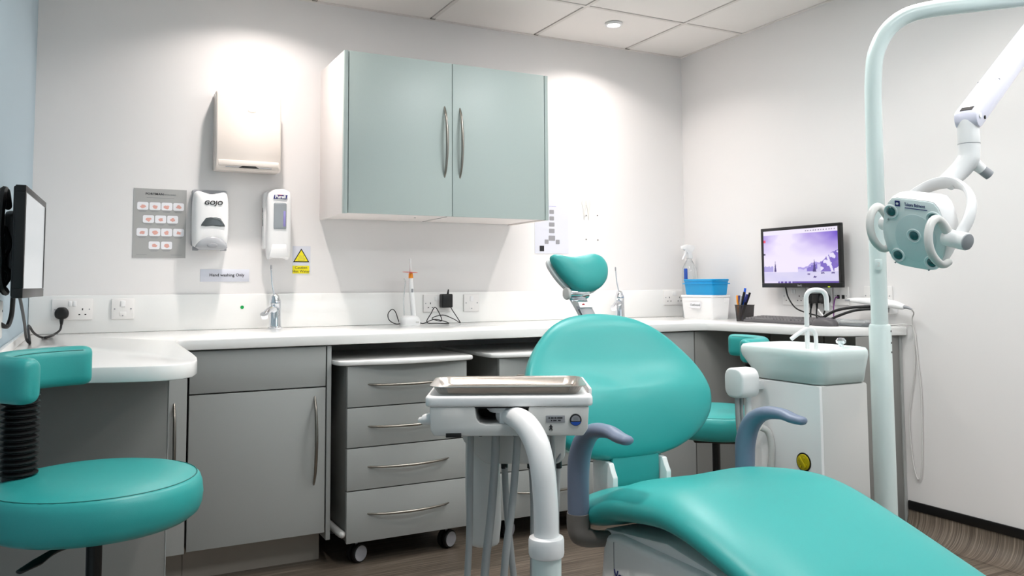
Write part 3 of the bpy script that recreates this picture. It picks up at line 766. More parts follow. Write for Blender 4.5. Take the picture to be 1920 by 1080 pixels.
for j in range(ny):
    for i in range(nx): b.faces.new((g[j][i], g[j][i+1], g[j+1][i+1], g[j+1][i]))
sc = obj('screen', b, vcol_emit('lilac_screen', .68), t, smooth=False)
ca = sc.data.color_attributes.new('picture', 'FLOAT_COLOR', 'POINT')
for k, v in enumerate(sc.data.vertices):
    u_, v_ = (v.co.x-x0)/(x1-x0), (v.co.z-z0)/(z1-z0)
    c = wallpaper(u_, v_); ca.data[k].color = (*s2l([min(255, q*255) for q in c]), 1)
text('maker_lettering', 'BenQ', .011, M_grey, t, front(.0, -.0034, -MH/2+.010), bold=.0003)
obj('power_light', bx(.170, .182, -.0036, -.002, -MH/2+.002, -MH/2+.005), mat('green_led', (190, 230, 30), .4, emit=((190, 235, 40), 1.2)), t)
obj('wall_bracket', bx(-.05, .05, .048, .073, -.05, .05, .004), M_black, t)

t = thing('monitor', 'black wall monitor with a blank pale grey screen on the left wall', 'monitor', (-.116, 2.378, 1.165), PI/2-.055)
MW, MH = .435, .258
monitor_base(t, MW, MH)
obj('screen', bx(-MW/2+.014, MW/2-.014, -.0012, .004, -MH/2+.021, MH/2-.014), M_screenoff, t)
obj('wall_bracket', bx(-.05, .05, .048, .078, -.05, .05, .004), M_black, t)
cable('thick black cable bundle looping behind the left monitor', [(-.165, 2.235, 1.25), (-.17, 2.225, 1.285), (-.175, 2.21, 1.27), (-.178, 2.215, 1.18), (-.175, 2.225, 1.13), (-.176, 2.235, 1.10), (-.172, 2.225, 1.065), (-.165, 2.25, 1.05)], .009, M_rubber, name='cable_bundle')
cable('black cable hanging in a curve from the left monitor to the wall connector', [(-.150, 2.27, 1.06), (-.152, 2.29, 1.03), (-.155, 2.31, .995), (-.16, 2.30, .972), (-.165, 2.285, .968), (-.175, 2.268, .975)], .0055, M_rubber, name='monitor_cable')
cable('black cable twisting in wall brackets behind the left monitor', [(-.17, 2.235, 1.20), (-.16, 2.25, 1.16), (-.172, 2.24, 1.12), (-.158, 2.255, 1.09), (-.172, 2.245, 1.06), (-.165, 2.26, 1.09), (-.178, 2.23, 1.15)], .0055, M_rubber, name='monitor_cable')
cable('black power cable looping down from the left monitor to the far left plug', [(-.150, 2.45, 1.045), (-.152, 2.6, 1.01), (-.160, 2.9, .95), (-.165, 3.1, .895), (-.160, 3.18, WT+.004), (-.155, 3.10, WT+.012), (-.168, 3.25, .93), (-.155, 3.35, .90), (-.135, 3.50, WT+.004), (-.105, 3.55, WT+.008), (-.10, 3.42, WT+.014), (-.125, 3.40, WT+.008), (-.11, 3.60, WT+.004), (-.085, 3.72, WT+.018), (-.081, 3.783, .912)], .0042, M_rubber, name='power_cable')
# cables of the right counter
cable('thin black cable curving from the right monitor down to the mouse', [(3.09, 3.00, 1.04), (3.085, 2.98, .99), (3.07, 2.92, .94), (3.06, 2.84, .918), (3.05, 2.76, .905), (3.03, 2.68, WT+.012), (3.0, 2.62, WT+.004)], .0035, M_rubber, name='monitor_cable')
cable('black cable dropping from the left plug below the right monitor', [(3.110, 2.862, .940), (3.105, 2.86, .92), (3.10, 2.855, .89), (3.09, 2.84, WT+.004)], .004, M_rubber, name='power_cable')
cable('black cable dropping from the block adapter below the right monitor', [(3.106, 2.822, .942), (3.10, 2.82, .91), (3.09, 2.81, WT+.004)], .0035, M_rubber, name='power_cable')
cable('black cable dropping from the right plug below the right monitor', [(3.110, 2.778, .940), (3.105, 2.778, .92), (3.09, 2.785, .89), (3.07, 2.77, WT+.004)], .004, M_rubber, name='power_cable')
cable('purple network cable hanging from the data socket to the right counter', [(3.122, 2.708, .994), (3.105, 2.71, .99), (3.098, 2.715, .95), (3.09, 2.71, .905), (3.07, 2.70, WT+.003)], .0028, M_purple, name='network_cable')
cable('upper thick black cable arching from the counter to the wand holder', [(2.97, 2.70, WT+.006), (2.98, 2.67, .905), (3.0, 2.62, .935), (3.03, 2.56, .950), (3.06, 2.50, .955), (3.085, 2.47, .95)], .0065, M_rubber, name='holder_cable')
cable('lower thick black cable arching from the counter to the wand holder', [(2.955, 2.66, WT+.006), (2.97, 2.64, .888), (2.99, 2.60, .912), (3.03, 2.54, .938), (3.07, 2.48, .945), (3.088, 2.46, .942)], .0060, M_rubber, name='holder_cable')
cable('white cable lying slantwise behind the rinse tap on the right counter', [(3.08, 2.79, .935), (3.04, 2.73, .912), (3.0, 2.66, WT+.012), (2.98, 2.58, WT+.004)], .004, M_white, name='white_cable')
cable('thin black lead ending in a small connector beside the clear case', [(3.0, 2.63, WT+.003), (2.985, 2.57, WT+.003), (2.96, 2.53, WT+.003), (2.945, 2.50, WT+.004)], .002, M_rubber, name='sensor_lead')
t = thing('scanner_wand', 'white intraoral scanner wand resting in its wall holder right of the pole', 'dental tool', (3.075, 2.46, .965))
wd = obj('wand_body', tb([(3.06, 2.60, .984), (3.062, 2.55, .982), (3.066, 2.47, .977), (3.07, 2.38, .968), (3.074, 2.335, .958)], [.008, .014, .019, .019, .014], 16, 5, flat=[.006, .011, .015, .016, .012], round_end=True), M_white, t, world=True)
obj('tip_window', bx(3.050, 3.062, 2.585, 2.61, .978, .986, .001), M_grey, wd, world=True)
obj('strain_relief', tb([(3.074, 2.335, .958), (3.076, 2.31, .955), (3.076, 2.29, .947)], [.009, .006, .004], 10, 3), M_grey, wd, world=True)
obj('wall_holder', bx(3.08, XR, 2.40, 2.49, .925, .965, .006), M_white, t, world=True)
obj('holder_clip', bx(3.05, 3.085, 2.405, 2.425, .930, .953, .004), M_grey, t, world=True)
cable('thin white cable looping down the right wall from the scanner wand', [(3.076, 2.29, .947), (3.10, 2.30, .93), (3.118, 2.322, .90), (3.128, 2.324, .81), (3.128, 2.33, .676), (3.128, 2.361, .494), (3.128, 2.353, .317), (3.128, 2.331, .235), (3.128, 2.31, .30), (3.128, 2.301, .59), (3.128, 2.311, .723), (3.126, 2.322, .86), (3.10, 2.335, .882), (3.05, 2.37, WT+.008), (3.03, 2.42, WT+.006)], .0028, M_lgrey, name='wand_cable')
t = thing('clear_case', 'small clear plastic case on the end of the right counter behind the pole', 'case', (2.96, 2.49, WT), RW)
obj('lower_tray', prism(BM(), rrect(.17, .06, .012, 4), .0, .016, 'z', .003), M_clear, t)
obj('lid', prism(BM(), rrect(.174, .064, .012, 4), .0165, .030, 'z', .005), M_clear, t)
obj('grey_insert', bx(-.06, .06, -.018, .018, .003, .012, .003), M_grey, t)
obj('grey_plug', tb([(.087, 0, .012), (.10, 0, .012), (.118, 0, .012)], [.006, .006, .003], 10, 1), M_grey, t)

# ------------------------------------------------------------------ stools
def stool(label, loc, rotz, rot_base=0, hs=.03, hb=.01, a0=-65, a1=59):
    t = thing('operator_stool', label, 'stool', loc, rotz, 'teal operator stools')
    R_ = .204; MS = Matrix.Translation((0, 0, hs))
    obj('seat', lt([(.0005, .656), (.10, .655), (.15, .651), (.178, .645), (.190, .640), (.1935, .6395), (.199, .634), (R_, .620), (R_+.002, .60), (R_, .580), (.198, .566), (.185, .556), (.15, .552), (.0005, .552)], 64, MS), M_teal, t, sharp=60)
    obj('seat_piping', tb([(.1925*math.cos(2*PI*k/48), .1925*math.sin(2*PI*k/48), .6398+hs) for k in range(48)], .0013, 6, 1, closed=True), M_tealdark, t)
    # curved backrest, open towards +x
    A = [math.radians(180+a0+(a1-a0)*k/24) for k in range(25)]
    def sec(a, k, grow=0):
        er = Vector((math.cos(a), math.sin(a), 0)); c = er*.178+Vector((0, 0, .877+hb))
        return [c+er*p[0]+Vector((0, 0, p[1])) for p in rrect(.054*k, .086*(.55+.45*k), .022*k, 5)]
    rings = []
    da = .022/.178
    for q in (.35, .7, .9): rings.append(sec(A[0]-da*(1-q**2)**.5*.9 if q < 1 else A[0], q))
    rings = [sec(A[0]-da*x, s) for x, s in ((1.0, .30), (.92, .6), (.7, .82), (.4, .95))]+[sec(a, 1) for a in A]+[sec(A[-1]+da*x, s) for x, s in ((.4, .95), (.7, .82), (.92, .6), (1.0, .30))]
    br = obj('backrest', loft(BM(), rings), M_teal, t, sharp=60)
    pts = [(.178-.021)*1 for _ in A]
    obj('backrest_piping', tb([((.156)*math.cos(a), (.156)*math.sin(a), .9115+hb) for a in A], .0012, 6, 1), M_tealdark, br)
    # bellows column
    prof = []
    n = 14; z0, z1 = .655+hs, .838+hb
    for k in range(n):
        z = z0+(z1-z0)*k/n; dz = (z1-z0)/n
        prof += [(.0265, z), (.035, z+dz*.30), (.035, z+dz*.55), (.0265, z+dz*.9)]
    prof = [(.0005, z0)]+prof+[(.0265, z1), (.0005, z1)]
    obj('bellows_column', lt(prof, 28, Matrix.Translation((-.143, 0, 0))), M_rubber, t, sharp=25)
    obj('backrest_bracket', bx(-.19, -.12, -.05, .05, .824+hb, .842+hb, .006), M_black, t)
    obj('seat_support', tb([(-.147, 0, .66+hs), (-.15, 0, .60+hs), (-.15, 0, .545+hs), (-.10, 0, .535+hs), (0, 0, .535+hs)], [.026, .026, .022, .018, .02], 12, 5), M_black, t)
    obj('seat_plate', bx(-.09, .09, -.07, .07, .530+hs, .5525+hs, .006), M_black, t)
    obj('gas_column', lt([(.0005, .12), (.026, .12), (.026, .33), (.015, .335), (.015, .53+hs), (.0005, .53+hs)], 24), M_black, t)
    obj('height_lever', tb([(.02, -.03, .535+hs), (-.04, -.10, .532+hs), (-.065, -.135, .522+hs), (-.085, -.165, .516+hs)], [.005, .006, .013, .008], 12, 4, flat=[.005, .005, .006, .004], up=(.8, -.5, 0), round_end=True), M_black, t)
    hub = obj('star_base', lt([(.0005, .075), (.045, .075), (.045, .12), (.0005, .12)], 24), M_steel, t)
    for k in range(5):
        a = 2*PI*k/5+rot_base
        c, s = math.cos(a), math.sin(a)
        obj('base_leg', tb([(.03*c, .03*s, .10), (.13*c, .13*s, .092), (.215*c, .215*s, .078)], [.020, .017, .013], 10, 4, round_end=True), M_steel, t)
        b = BM(); px_, py_ = .215*c, .215*s
        for d_ in (-.013, .013): cyl(b, (px_-s*(d_-.008), py_+c*(d_-.008), .028), (px_-s*(d_+.008), py_+c*(d_+.008), .028), .028, 16, .004)
        obj('castor', b, M_rubber, t)
    return t
stool('teal stool with curved backrest and black bellows column in the left foreground', (.030, 1.905, 0), math.radians(-14), .3)
stool('teal stool with curved backrest behind the spittoon, right of the reclining chair', (2.15, 2.46, 0), math.radians(146), .1, -.065, -.062, -56, 56)

# ------------------------------------------------------------------ dental chair
CX = 1.455
t = thing('dental_chair', 'teal reclining dental chair on a white base in the centre', 'chair', (CX, 1.5, 0))
# seat and leg rest as one cushion: (Y, top z, half width, thickness)
secs = [(1.975, 0.474, 0.225, .030), (1.968, 0.488, 0.250, .062), (1.950, 0.498, 0.267, .082), (1.92, 0.506, 0.276, .095), (1.86, 0.519, 0.292, .104), (1.78, 0.554, 0.293, .108), (1.70, 0.570, 0.292, .108),
        (1.62, 0.580, 0.291, .106), (1.55, 0.582, 0.290, .102), (1.48, 0.571, 0.288, .098), (1.41, 0.551, 0.286, .094), (1.32, 0.522, 0.283, .090), (1.20, 0.481, 0.280, .086),
        (1.0, 0.411, 0.275, .080), (.8, 0.341, 0.268, .076), (.6, 0.271, 0.258, .072), (.45, 0.220, 0.245, .068), (.38, 0.198, 0.225, .060), (.345, 0.188, 0.195, .044), (.335, 0.182, 0.160, .018)]
rings = []
NS = 56
for y, zt, w, th in secs:
    r = []
    for k in range(NS):
        a = 2*PI*k/NS; c, s = math.cos(a), math.sin(a)
        nx_ = 2.9
        x = w*math.copysign(abs(c)**(2/3.4), c)
        zz = math.copysign(abs(s)**(2/(2.1 if s > 0 else 3.6)), s)
        z = zt-th*.62+(th*.62 if s > 0 else th*.38)*zz
        if s > 0: z -= .010*math.exp(-(x/.14)**2)*min(1, th/.09)
        r.append(Vector((CX+.018+x, y, z)))
    rings.append(r)
# smooth the rings along the length
def smooth_rings(rings, n):
    cols = [smooth_path([r[j] for r in rings], n) for j in range(len(rings[0]))]
    return [[cols[j][i] for j in range(len(cols))] for i in range(len(cols[0]))]
obj('seat_cushion', loft(BM(), smooth_rings(rings, 3)), M_teal, t, world=True, sharp=70)
obj('seat_tray', prism(BM(), [(1.90, .385), (1.86, .415), (1.60, .445), (1.42, .425), (1.0, .295), (.55, .145), (.55, .13), (1.0, .27), (1.40, .385), (1.6, .40), (1.88, .36)], CX-.215, CX+.215, 'x', .008), M_white, t, world=True)
# backrest
eb = Vector((0, .23, .435)).normalized(); Bo = Vector((CX-.018, 1.985, .525))
half = [(0, .030), (.085, .033), (.165, .048), (.240, .082), (.294, .130), (.319, .180), (.323, .228), (.309, .288), (.277, .347), (.228, .405), (.166, .454), (.095, .484), (0, .496)]
ol = spline2(half+[(-a, b_) for a, b_ in reversed(half[1:-1])], 4)
def bwarp(x, y):
    return .42*x*x+.044*math.exp(-(max(0, y-.20)/.075)**2-(max(0, .20-y)/.16)**2)*math.exp(-(x/.27)**4)+.012*math.exp(-((y-.44)/.07)**2)-.01
mxb = frame(Bo, (1, 0, 0), eb)
bk = obj('backrest', pillow(BM(), ol, .042, .05, mxb, bwarp, 3.2, center=(0, .22)), M_teal, t, world=True, sharp=75)
half2 = [(a*.93, .02+b_*.93) for a, b_ in half]
ol2 = spline2(half2+[(-a, b_) for a, b_ in reversed(half2[1:-1])], 3)
obj('backrest_shell', pillow(BM(), ol2, .02, .035, mxb @ Matrix.Translation((0, 0, -.045)), lambda x, y: .42*x*x-.01, 3.2, center=(0, .22)), M_white, t, world=True, sharp=75)
# link between seat and backrest
obj('link_panel', bx(CX-.103, CX+.063, 1.985, 2.03, .40, .575, .006), M_teal, t, world=True)
for s in (-1, 1):
    obj('link_bracket', pz([(1.955, .42), (1.955, .515), (1.965, .530), (1.975, .552), (2.06, .56), (2.06, .42)], CX-.020+s*.094-.009, CX-.020+s*.094+.009, 'x', .004), M_white, t, world=True)
# headrest
eh = Vector((-.03, .10, .30)).normalized(); Ho = Vector((CX+.020, 2.318, 1.045))
hol = spline2([(-.113, .106), (-.101, .121), (-.068, .117), (-.03, .112), (.02, .116), (.068, .121), (.102, .106), (.114, .072), (.098, .028), (.060, -.002), (.010, -.012), (-.035, -.004), (-.076, .035), (-.102, .075)], 5)
mxh = frame(Ho, (.985, .10, .035), eh)
hwarp = lambda x, y: .45*x*x-.004
hd = obj('headrest', pillow(BM(), hol, .036, .012, mxh, hwarp, 2.8, center=(0, .06)), M_teal, t, world=True, sharp=75)
obj('headrest_shell', pillow(BM(), [(p[0]*.985-.003, p[1]*.985-.004) for p in hol], .008, .03, mxh @ Matrix.Translation((0, 0, -.018)), hwarp, 3, center=(0, .06)), M_white, hd, world=True, sharp=75)
hb = obj('headrest_bar', tb([(CX+.015, 2.245, .90), (CX+.008, 2.29, .965), (CX-.002, 2.335, 1.022)], .034, 16, 3, flat=.006, up=(1, 0, 0)), M_chrome, t, world=True)
obj('bar_inlay', tb([(CX+.014, 2.238, .91), (CX+.008, 2.277, .965), (CX+.004, 2.292, .99)], .025, 12, 2, flat=.003, up=(1, 0, 0)), M_grey, hb, world=True)
obj('hinge_barrel', cy((CX-.040, 2.325, 1.030), (CX+.038, 2.330, 1.030), .018, 28, .003), M_chrome, t, world=True)
obj('hinge_knob', cy((CX-.050, 2.3245, 1.030), (CX-.038, 2.325, 1.030), .020, 24, .003), M_lgrey, t, world=True)
lbp = obj('bar_label', bx(-.026, .024, -.002, .0, -.011, .011, mx=Matrix.Translation((CX+.006, 2.290, .993)) @ Matrix.Rotation(-.62, 4, 'X')), M_paper, hb, world=True)
obj('red_dot', cy(Vector((CX-.004, 2.2885, .993)), Vector((CX-.004, 2.2875, .9925)), .0052, 16), M_red, hb, world=True)
# armrests
for s in (-1, 1):
    ax = CX+s*.290
    arm = obj('armrest', tb([(ax, 1.872, .455), (ax, 1.872, .53), (ax, 1.866, .60), (ax, 1.838, .655), (ax, 1.790, .686), (ax, 1.725, .694), (ax, 1.680, .687), (ax, 1.650, .685)], [.029, .029, .030, .029, .025, .022, .022, .019], 18, 6, flat=[.028, .028, .029, .026, .020, .016, .0135, .012], up=(1, 0, 0), round_end=True), M_arm, t, world=True)
    obj('armrest_bracket', tb([(ax, 1.872, .462), (ax, 1.872, .43), (ax-s*.004, 1.866, .408), (ax-s*.035, 1.855, .395), (ax-s*.10, 1.84, .392)], [.031, .031, .030, .025, .022], 18, 5, flat=[.031, .031, .030, .022, .018], up=(0, 1, 0)), M_taupe, t, world=True)
# base
bs = obj('base_housing', pz([(1.84, .10), (1.86, .30), (1.845, .405), (1.78, .42), (1.45, .42), (1.36, .40), (1.30, .33), (1.24, .10)], CX-.235, CX+.235, 'x', .02, 3), M_white, t, world=True)
obj('base_seam', bx(CX-.2362, CX-.2345, 1.79, 1.792, .12, .40), M_grey, bs, world=True)
obj('vent_slot', pz([(1.43, .395), (1.56, .34), (1.555, .330), (1.42, .385)], CX-.2365, CX-.23, 'x'), M_darkgap, bs, world=True)
mxt = Matrix.Translation((CX-.2365, 1.74, .322)) @ Matrix.Rotation(-PI/2, 4, 'Z') @ RX90
o = text('lettering', 'Voyager', .030, M_navy, bs, wm(t).inverted() @ mxt, bold=.0006)
obj('floor_plate', prism(BM(), rrect(.56, 1.0, .08, 5, CX, 1.5), 0, .03, 'z', .008), M_lgrey, t, world=True)
obj('lift_column', bx(CX-.16, CX+.16, 1.30, 1.78, .028, .12, .02), M_grey, t, world=True)

# ------------------------------------------------------------------ delivery unit
t = thing('delivery_unit', 'white dental delivery unit with hanging grey hoses, left of the reclining chair', 'dental unit', (.809, 1.575, 0), -.4793)
obj('top_plate', prism(BM(), [(-.172, .0), (.172, .0), (.180, .01), (.180, .25), (.16, .27), (-.16, .27), (-.180, .25), (-.180, .01)], .800, .823, 'z', .006, 3), M_white, t)
obj('raised_edge', bx(.174, .181, .04, .262, .815, .834, .003), M_white, t)
bd = BM()
prism(bd, [(-.170, .800), (-.168, .752), (-.16, .738), (.158, .738), (.168, .752), (.171, .800), (.042, .800), (.040, .775), (.032, .766), (.02, .762), (-.050, .762), (-.064, .766), (-.070, .775), (-.073, .800)], .004, .11, 'y', .003, 2)
prism(bd, [(-.170, .800), (-.166, .745), (-.158, .738), (.156, .738), (.166, .745), (.171, .800)], .11, .255, 'y', .004, 2)
obj('body', bd, M_lgrey, t)
obj('cavity_back', bx(-.070, .040, .100, .1095, .764, .799), M_darkgap, t)
obj('cavity_roof', bx(-.085, .075, .006, .10, .7965, .7995), M_darkgap, t)
obj('pivot_disc', lt([(.0005, .784), (.028, .784), (.034, .790), (.034, .797), (.0005, .797)], 28, Matrix.Translation((-.015, .05, 0))), M_white, t)
obj('vent', bx(-.135, -.102, .001, .01, .736, .745, .001), M_darkgap, t)
obj('side_grip', tb([(-.160, .04, .770), (-.174, .04, .769), (-.187, .04, .767), (-.192, .04, .767)], [.014, .014, .011, .007], 16, 3, round_end=True), M_white, t)
sp_ = obj('support_arm', tb([(-.012, .055, .776), (.010, .015, .777), (.034, -.025, .768), (.056, -.055, .735), (.068, -.074, .685), (.073, -.081, .62), (.074, -.082, .56), (.074, -.082, .50)], [.020, .022, .0255, .0262, .0255, .025, .025, .025], 28, 8), M_white, t)
obj('arm_connector', bx(-.022, .012, .02, .06, .755, .794, .006), M_white, t)
obj('post_collar', lt([(.0255, .556), (.0345, .553), (.036, .548), (.036, .522), (.0345, .517), (.0305, .515), (.0255, .515)], 32, Matrix.Translation((.074, -.082, 0))), M_white, t)
obj('post', lt([(.0005, .03), (.030, .03), (.030, .53), (.0005, .53)], 32, Matrix.Translation((.074, -.082, 0))), M_enamel, t)
obj('post_base', lt([(.0005, 0), (.16, 0), (.165, .01), (.15, .028), (.05, .04), (.0005, .04)], 40, Matrix.Translation((.074, -.042, 0))), M_lgrey, t)
obj('instrument_holder', pz([(-.112, .74), (-.106, .705), (-.07, .665), (-.05, .652), (.112, .652), (.126, .665), (.132, .74)], .13, .165, 'y', .005), M_lgrey, t)
for x in (-.066, -.03, .012, .05, .09):
    obj('holder_slot', bx(x-.004, x+.004, .127, .132, .715, .735, .001), M_darkgap, t)
obj('instrument_cover', tb([(-.064, .215, .73), (-.065, .215, .68), (-.064, .215, .58), (-.062, .215, .50), (-.060, .215, .452)], [.034, .040, .042, .041, .034], 20, 5, flat=[.014, .018, .018, .016, .012], up=(1, 0, 0), round_end=True), M_lgrey, t)
def hose(pts, r): obj('hose', tb(pts, r, 10, 6), M_hose, t)
hose([(-.086, .09, .74), (-.088, .09, .64), (-.090, .085, .50), (-.098, .07, .34), (-.10, .06, .20), (-.06, .08, .06), (.03, .02, .045)], .0075)
hose([(-.030, .10, .74), (-.033, .10, .66), (-.042, .095, .55), (-.056, .085, .42), (-.06, .07, .25), (-.02, .06, .09), (.04, .0, .045)], .0095)
hose([(.020, .10, .74), (.014, .10, .66), (.004, .09, .56), (-.010, .08, .46), (-.018, .07, .30), (.01, .04, .12), (.05, -.02, .045)], .0085)
hose([(-.012, .145, .652), (-.008, .14, .56), (.002, .12, .46), (.012, .11, .36), (.02, .08, .20), (.05, .02, .06)], .0075)
hose([(.048, .145, .655), (.052, .14, .56), (.05, .12, .42), (.05, .06, .2), (.06, .0, .05)], .0055)
hose([(.094, .10, .74), (.098, .10, .68), (.100, .10, .60), (.100, .095, .50), (.100, .08, .3), (.09, -.02, .05)], .0055)
hose([(.112, .145, .655), (.109, .14, .60), (.106, .13, .52), (.108, .11, .40), (.11, .06, .2), (.09, 0, .05)], .006)
for x in (-.012, .048, .112): obj('hose_ferrule', lt([(.0005, .64), (.008, .64), (.008, .655), (.0005, .655)], 12, Matrix.Translation((x, .145, 0))), M_black, t)
obj('holder_hook', tb([(.128, .15, .735), (.124, .14, .70), (.112, .13, .665), (.10, .13, .655)], .003, 8, 4), M_grey, t)
pl = obj('rating_plate', bx(.079, .119, .0018, .005, .7665, .781, .0004), M_greyp, t)
b = BM()
for x0, x1, z in ((.084, .087, .7762), (.0885, .095, .7762), (.0965, .101, .7762), (.1025, .114, .7762), (.089, .092, .7708), (.094, .101, .7708), (.1045, .110, .7708)):
    box(b, x0, x1, .0014, .002, z-.0014, z+.0014)
obj('plate_print', b, M_print, pl)
obj('person_symbol', prism(BM(), [(-.0006, 0), (.0006, 0), (.0012, -.002), (.0042, -.0055), (.0035, -.0065), (.0016, -.005), (.0016, -.007), (.0042, -.0125), (.0026, -.0125), (0, -.0085), (-.0026, -.0125), (-.0042, -.0125), (-.0016, -.007), (-.0016, -.005), (-.0035, -.0065), (-.0042, -.0055), (-.0012, -.002)], .0018, .005, 'y', mx=Matrix.Translation((.089, 0, .7625))), M_print, t)
mr = Matrix.Translation((.142, .0, .772)) @ RX90
st = obj('round_sticker', lt([(.0005, .0), (.0125, .0), (.0125, -.004), (.0005, -.004)], 32, mr), M_print, t)
ang = [math.radians(-14+208*k/20) for k in range(21)]
obj('sticker_field', pz([(.142+.0095*math.cos(a), .772+.0095*math.sin(a)) for a in ang], -.0006, .001, 'y'), M_greyp, st)
ang = [math.radians(200+140*k/14) for k in range(15)]
obj('sticker_field', pz([(.142+.0115*math.cos(a), .772+.0115*math.sin(a)) for a in ang], -.0006, .001, 'y'), M_dblue, st)
for k in range(3): obj('sticker_line', bx(.137, .147, -.0009, .0, .7775-.0028*k, .7787-.0028*k), M_caption, st)

t = thing('instrument_tray', 'shallow stainless steel instrument tray lying on the delivery unit', 'tray', (.809, 1.575, .823), -.4793)
def tring(w, d, r, z): return [Vector((p[0]-.002, p[1]+.108, z)) for p in rrect(w, d, r, 6)]
obj('pan', loft(BM(), [tring(.300, .165, .02, .0012), tring(.310, .175, .026, .004), tring(.328, .193, .03, .0175), tring(.342, .206, .034, .0195), tring(.342, .206, .034, .0180), tring(.327, .191, .03, .016), tring(.308, .173, .025, .0025), tring(.299, .164, .02, .0)][::1]), M_trayst, t, sharp=50)

# ------------------------------------------------------------------ spittoon
t = thing('spittoon_unit', 'white spittoon unit with ceramic bowl and bent water spouts, right of the chair', 'dental unit', (2.08, 1.93, 0))
X0, X1, Y0, Y1 = 1.976, 2.182, 1.790, 2.085
obj('cabinet_body', bx(X0+.004, X1, Y0, Y1, .02, .750, .008), M_lgrey, t, world=True)
sd = obj('side_cover', bx(X0-.004, X0+.010, Y0+.001, Y1-.002, .02, .748, .005), M_white, t, world=True)
obj('floor_flange', bx(X0+.01, X1-.01, Y0+.01, Y1-.01, 0, .022), M_grey, t, world=True)
cyx, cyy = 1.860, .512
cp = obj('filter_cap', cy((X0-.010, cyx, cyy), (X0+.004, cyx, cyy), .0245, 28, .003), M_tapey, sd, world=True)
obj('cap_ring', cy((X0-.006, cyx, cyy), (X0-.003, cyx, cyy), .0285, 28), M_black, sd, world=True)
b = BM(); box(b, -.004, .0, -.019, .019, -.0045, .0045, .0015, mx=Matrix.Translation((X0-.0105, cyx, cyy)) @ Matrix.Rotation(.9, 4, 'X'))
for a in (.2, 2.0, 3.6, 5.2): cyl(b, (X0-.012, cyx+.014*math.cos(a), cyy+.014*math.sin(a)), (X0-.009, cyx+.014*math.cos(a), cyy+.014*math.sin(a)), .0035, 10)
sd2 = obj('cap_grip', b, M_tapey, sd, world=True)
def br(x0, x1, y0, y1, r, z): return [Vector((p[0], p[1], z)) for p in rrect(x1-x0, y1-y0, r, 8, (x0+x1)/2, (y0+y1)/2)]
BX0, BX1, BY0, BY1 = 1.950, 2.192, 1.765, 2.130
bo = [br(X0+.004, X1-.004, Y0+.004, Y1-.004, .03, .7505), br(X0-.004, X1+.002, Y0-.004, Y1+.004, .035, .756), br(X0-.012, X1+.006, Y0-.012, Y1+.012, .045, .785), br(BX0+.002, BX1-.001, BY0+.003, BY1-.004, .05, .822), br(BX0, BX1, BY0, BY1, .05, .836),
      br(BX0+.001, BX1-.001, BY0+.001, BY1-.001, .05, .850), br(BX0+.006, BX1-.006, BY0+.006, BY1-.006, .048, .858), br(BX0+.014, BX1-.014, BY0+.014, BY1-.014, .045, .860), br(BX0+.024, BX1-.024, BY0+.024, BY1-.06, .04, .855), br(BX0+.034, BX1-.034, BY0+.034, BY1-.075, .04, .83), br(BX0+.06, BX1-.06, BY0+.06, BY1-.11, .04, .80), br(BX0+.10, BX1-.10, BY0+.10, BY1-.16, .018, .795)]
obj('bowl', loft(BM(), bo), M_enamel, t, world=True, sharp=60)
obj('cup_filler', tb([(2.050, 1.905, .84), (2.050, 1.905, .92), (2.050, 1.905, .995), (2.051, 1.904, 1.020), (2.060, 1.899, 1.034), (2.078, 1.890, 1.038), (2.097, 1.880, 1.034), (2.106, 1.875, 1.018), (2.107, 1.874, .99), (2.107, 1.874, .972)], .0075, 14, 5), M_white, t, world=True)
obj('rinse_spout', tb([(2.072, 1.890, .84), (2.072, 1.890, .888), (2.068, 1.892, .906), (2.055, 1.898, .914), (2.040, 1.905, .912), (2.022, 1.914, .900), (2.000, 1.925, .882)], .0065, 14, 6), M_white, t, world=True)
obj('chrome_knob', lt([(.0005, .024), (.010, .022), (.016, .014), (.015, .007), (.008, .003), (.008, -.006), (.0005, -.006)], 24, Matrix.Translation((2.150, 1.86, .862))), M_chrome, t, world=True)
ho = obj('suction_holder', pz(rrect(.085, .095, .03, 5, 2.03, .742), 1.850, 1.925, 'x', .008, 3, mx=Matrix.Identity(4)), M_white, t, world=True)
obj('holder_post', tb([(1.915, 2.035, .70), (1.915, 2.035, .62), (1.918, 2.037, .52), (1.93, 2.04, .42)], .012, 14, 4), M_white, t, world=True)
obj('holder_arm', bx(1.92, 1.98, 2.02, 2.05, .715, .745, .005), M_white, t, world=True)
for k, (dx, r) in enumerate(((-.03, .0075), (-.012, .006))):
    obj('suction_hose', tb([(1.895+dx, 2.03, .70), (1.897+dx, 2.03, .62), (1.91+dx, 2.03, .50), (1.935+dx, 2.03, .42), (1.945, 2.04, .36), (1.96, 2.05, .30), (1.985, 2.05, .25)], r, 10, 6), M_hose, t, world=True)
obj('hose_loop', tb([(1.935, 2.0, .60), (1.955, 1.99, .585), (1.965, 1.985, .54), (1.962, 1.99, .46), (1.965, 2.0, .38), (1.985, 2.0, .34)], .011, 12, 6), M_lgrey, t, world=True)

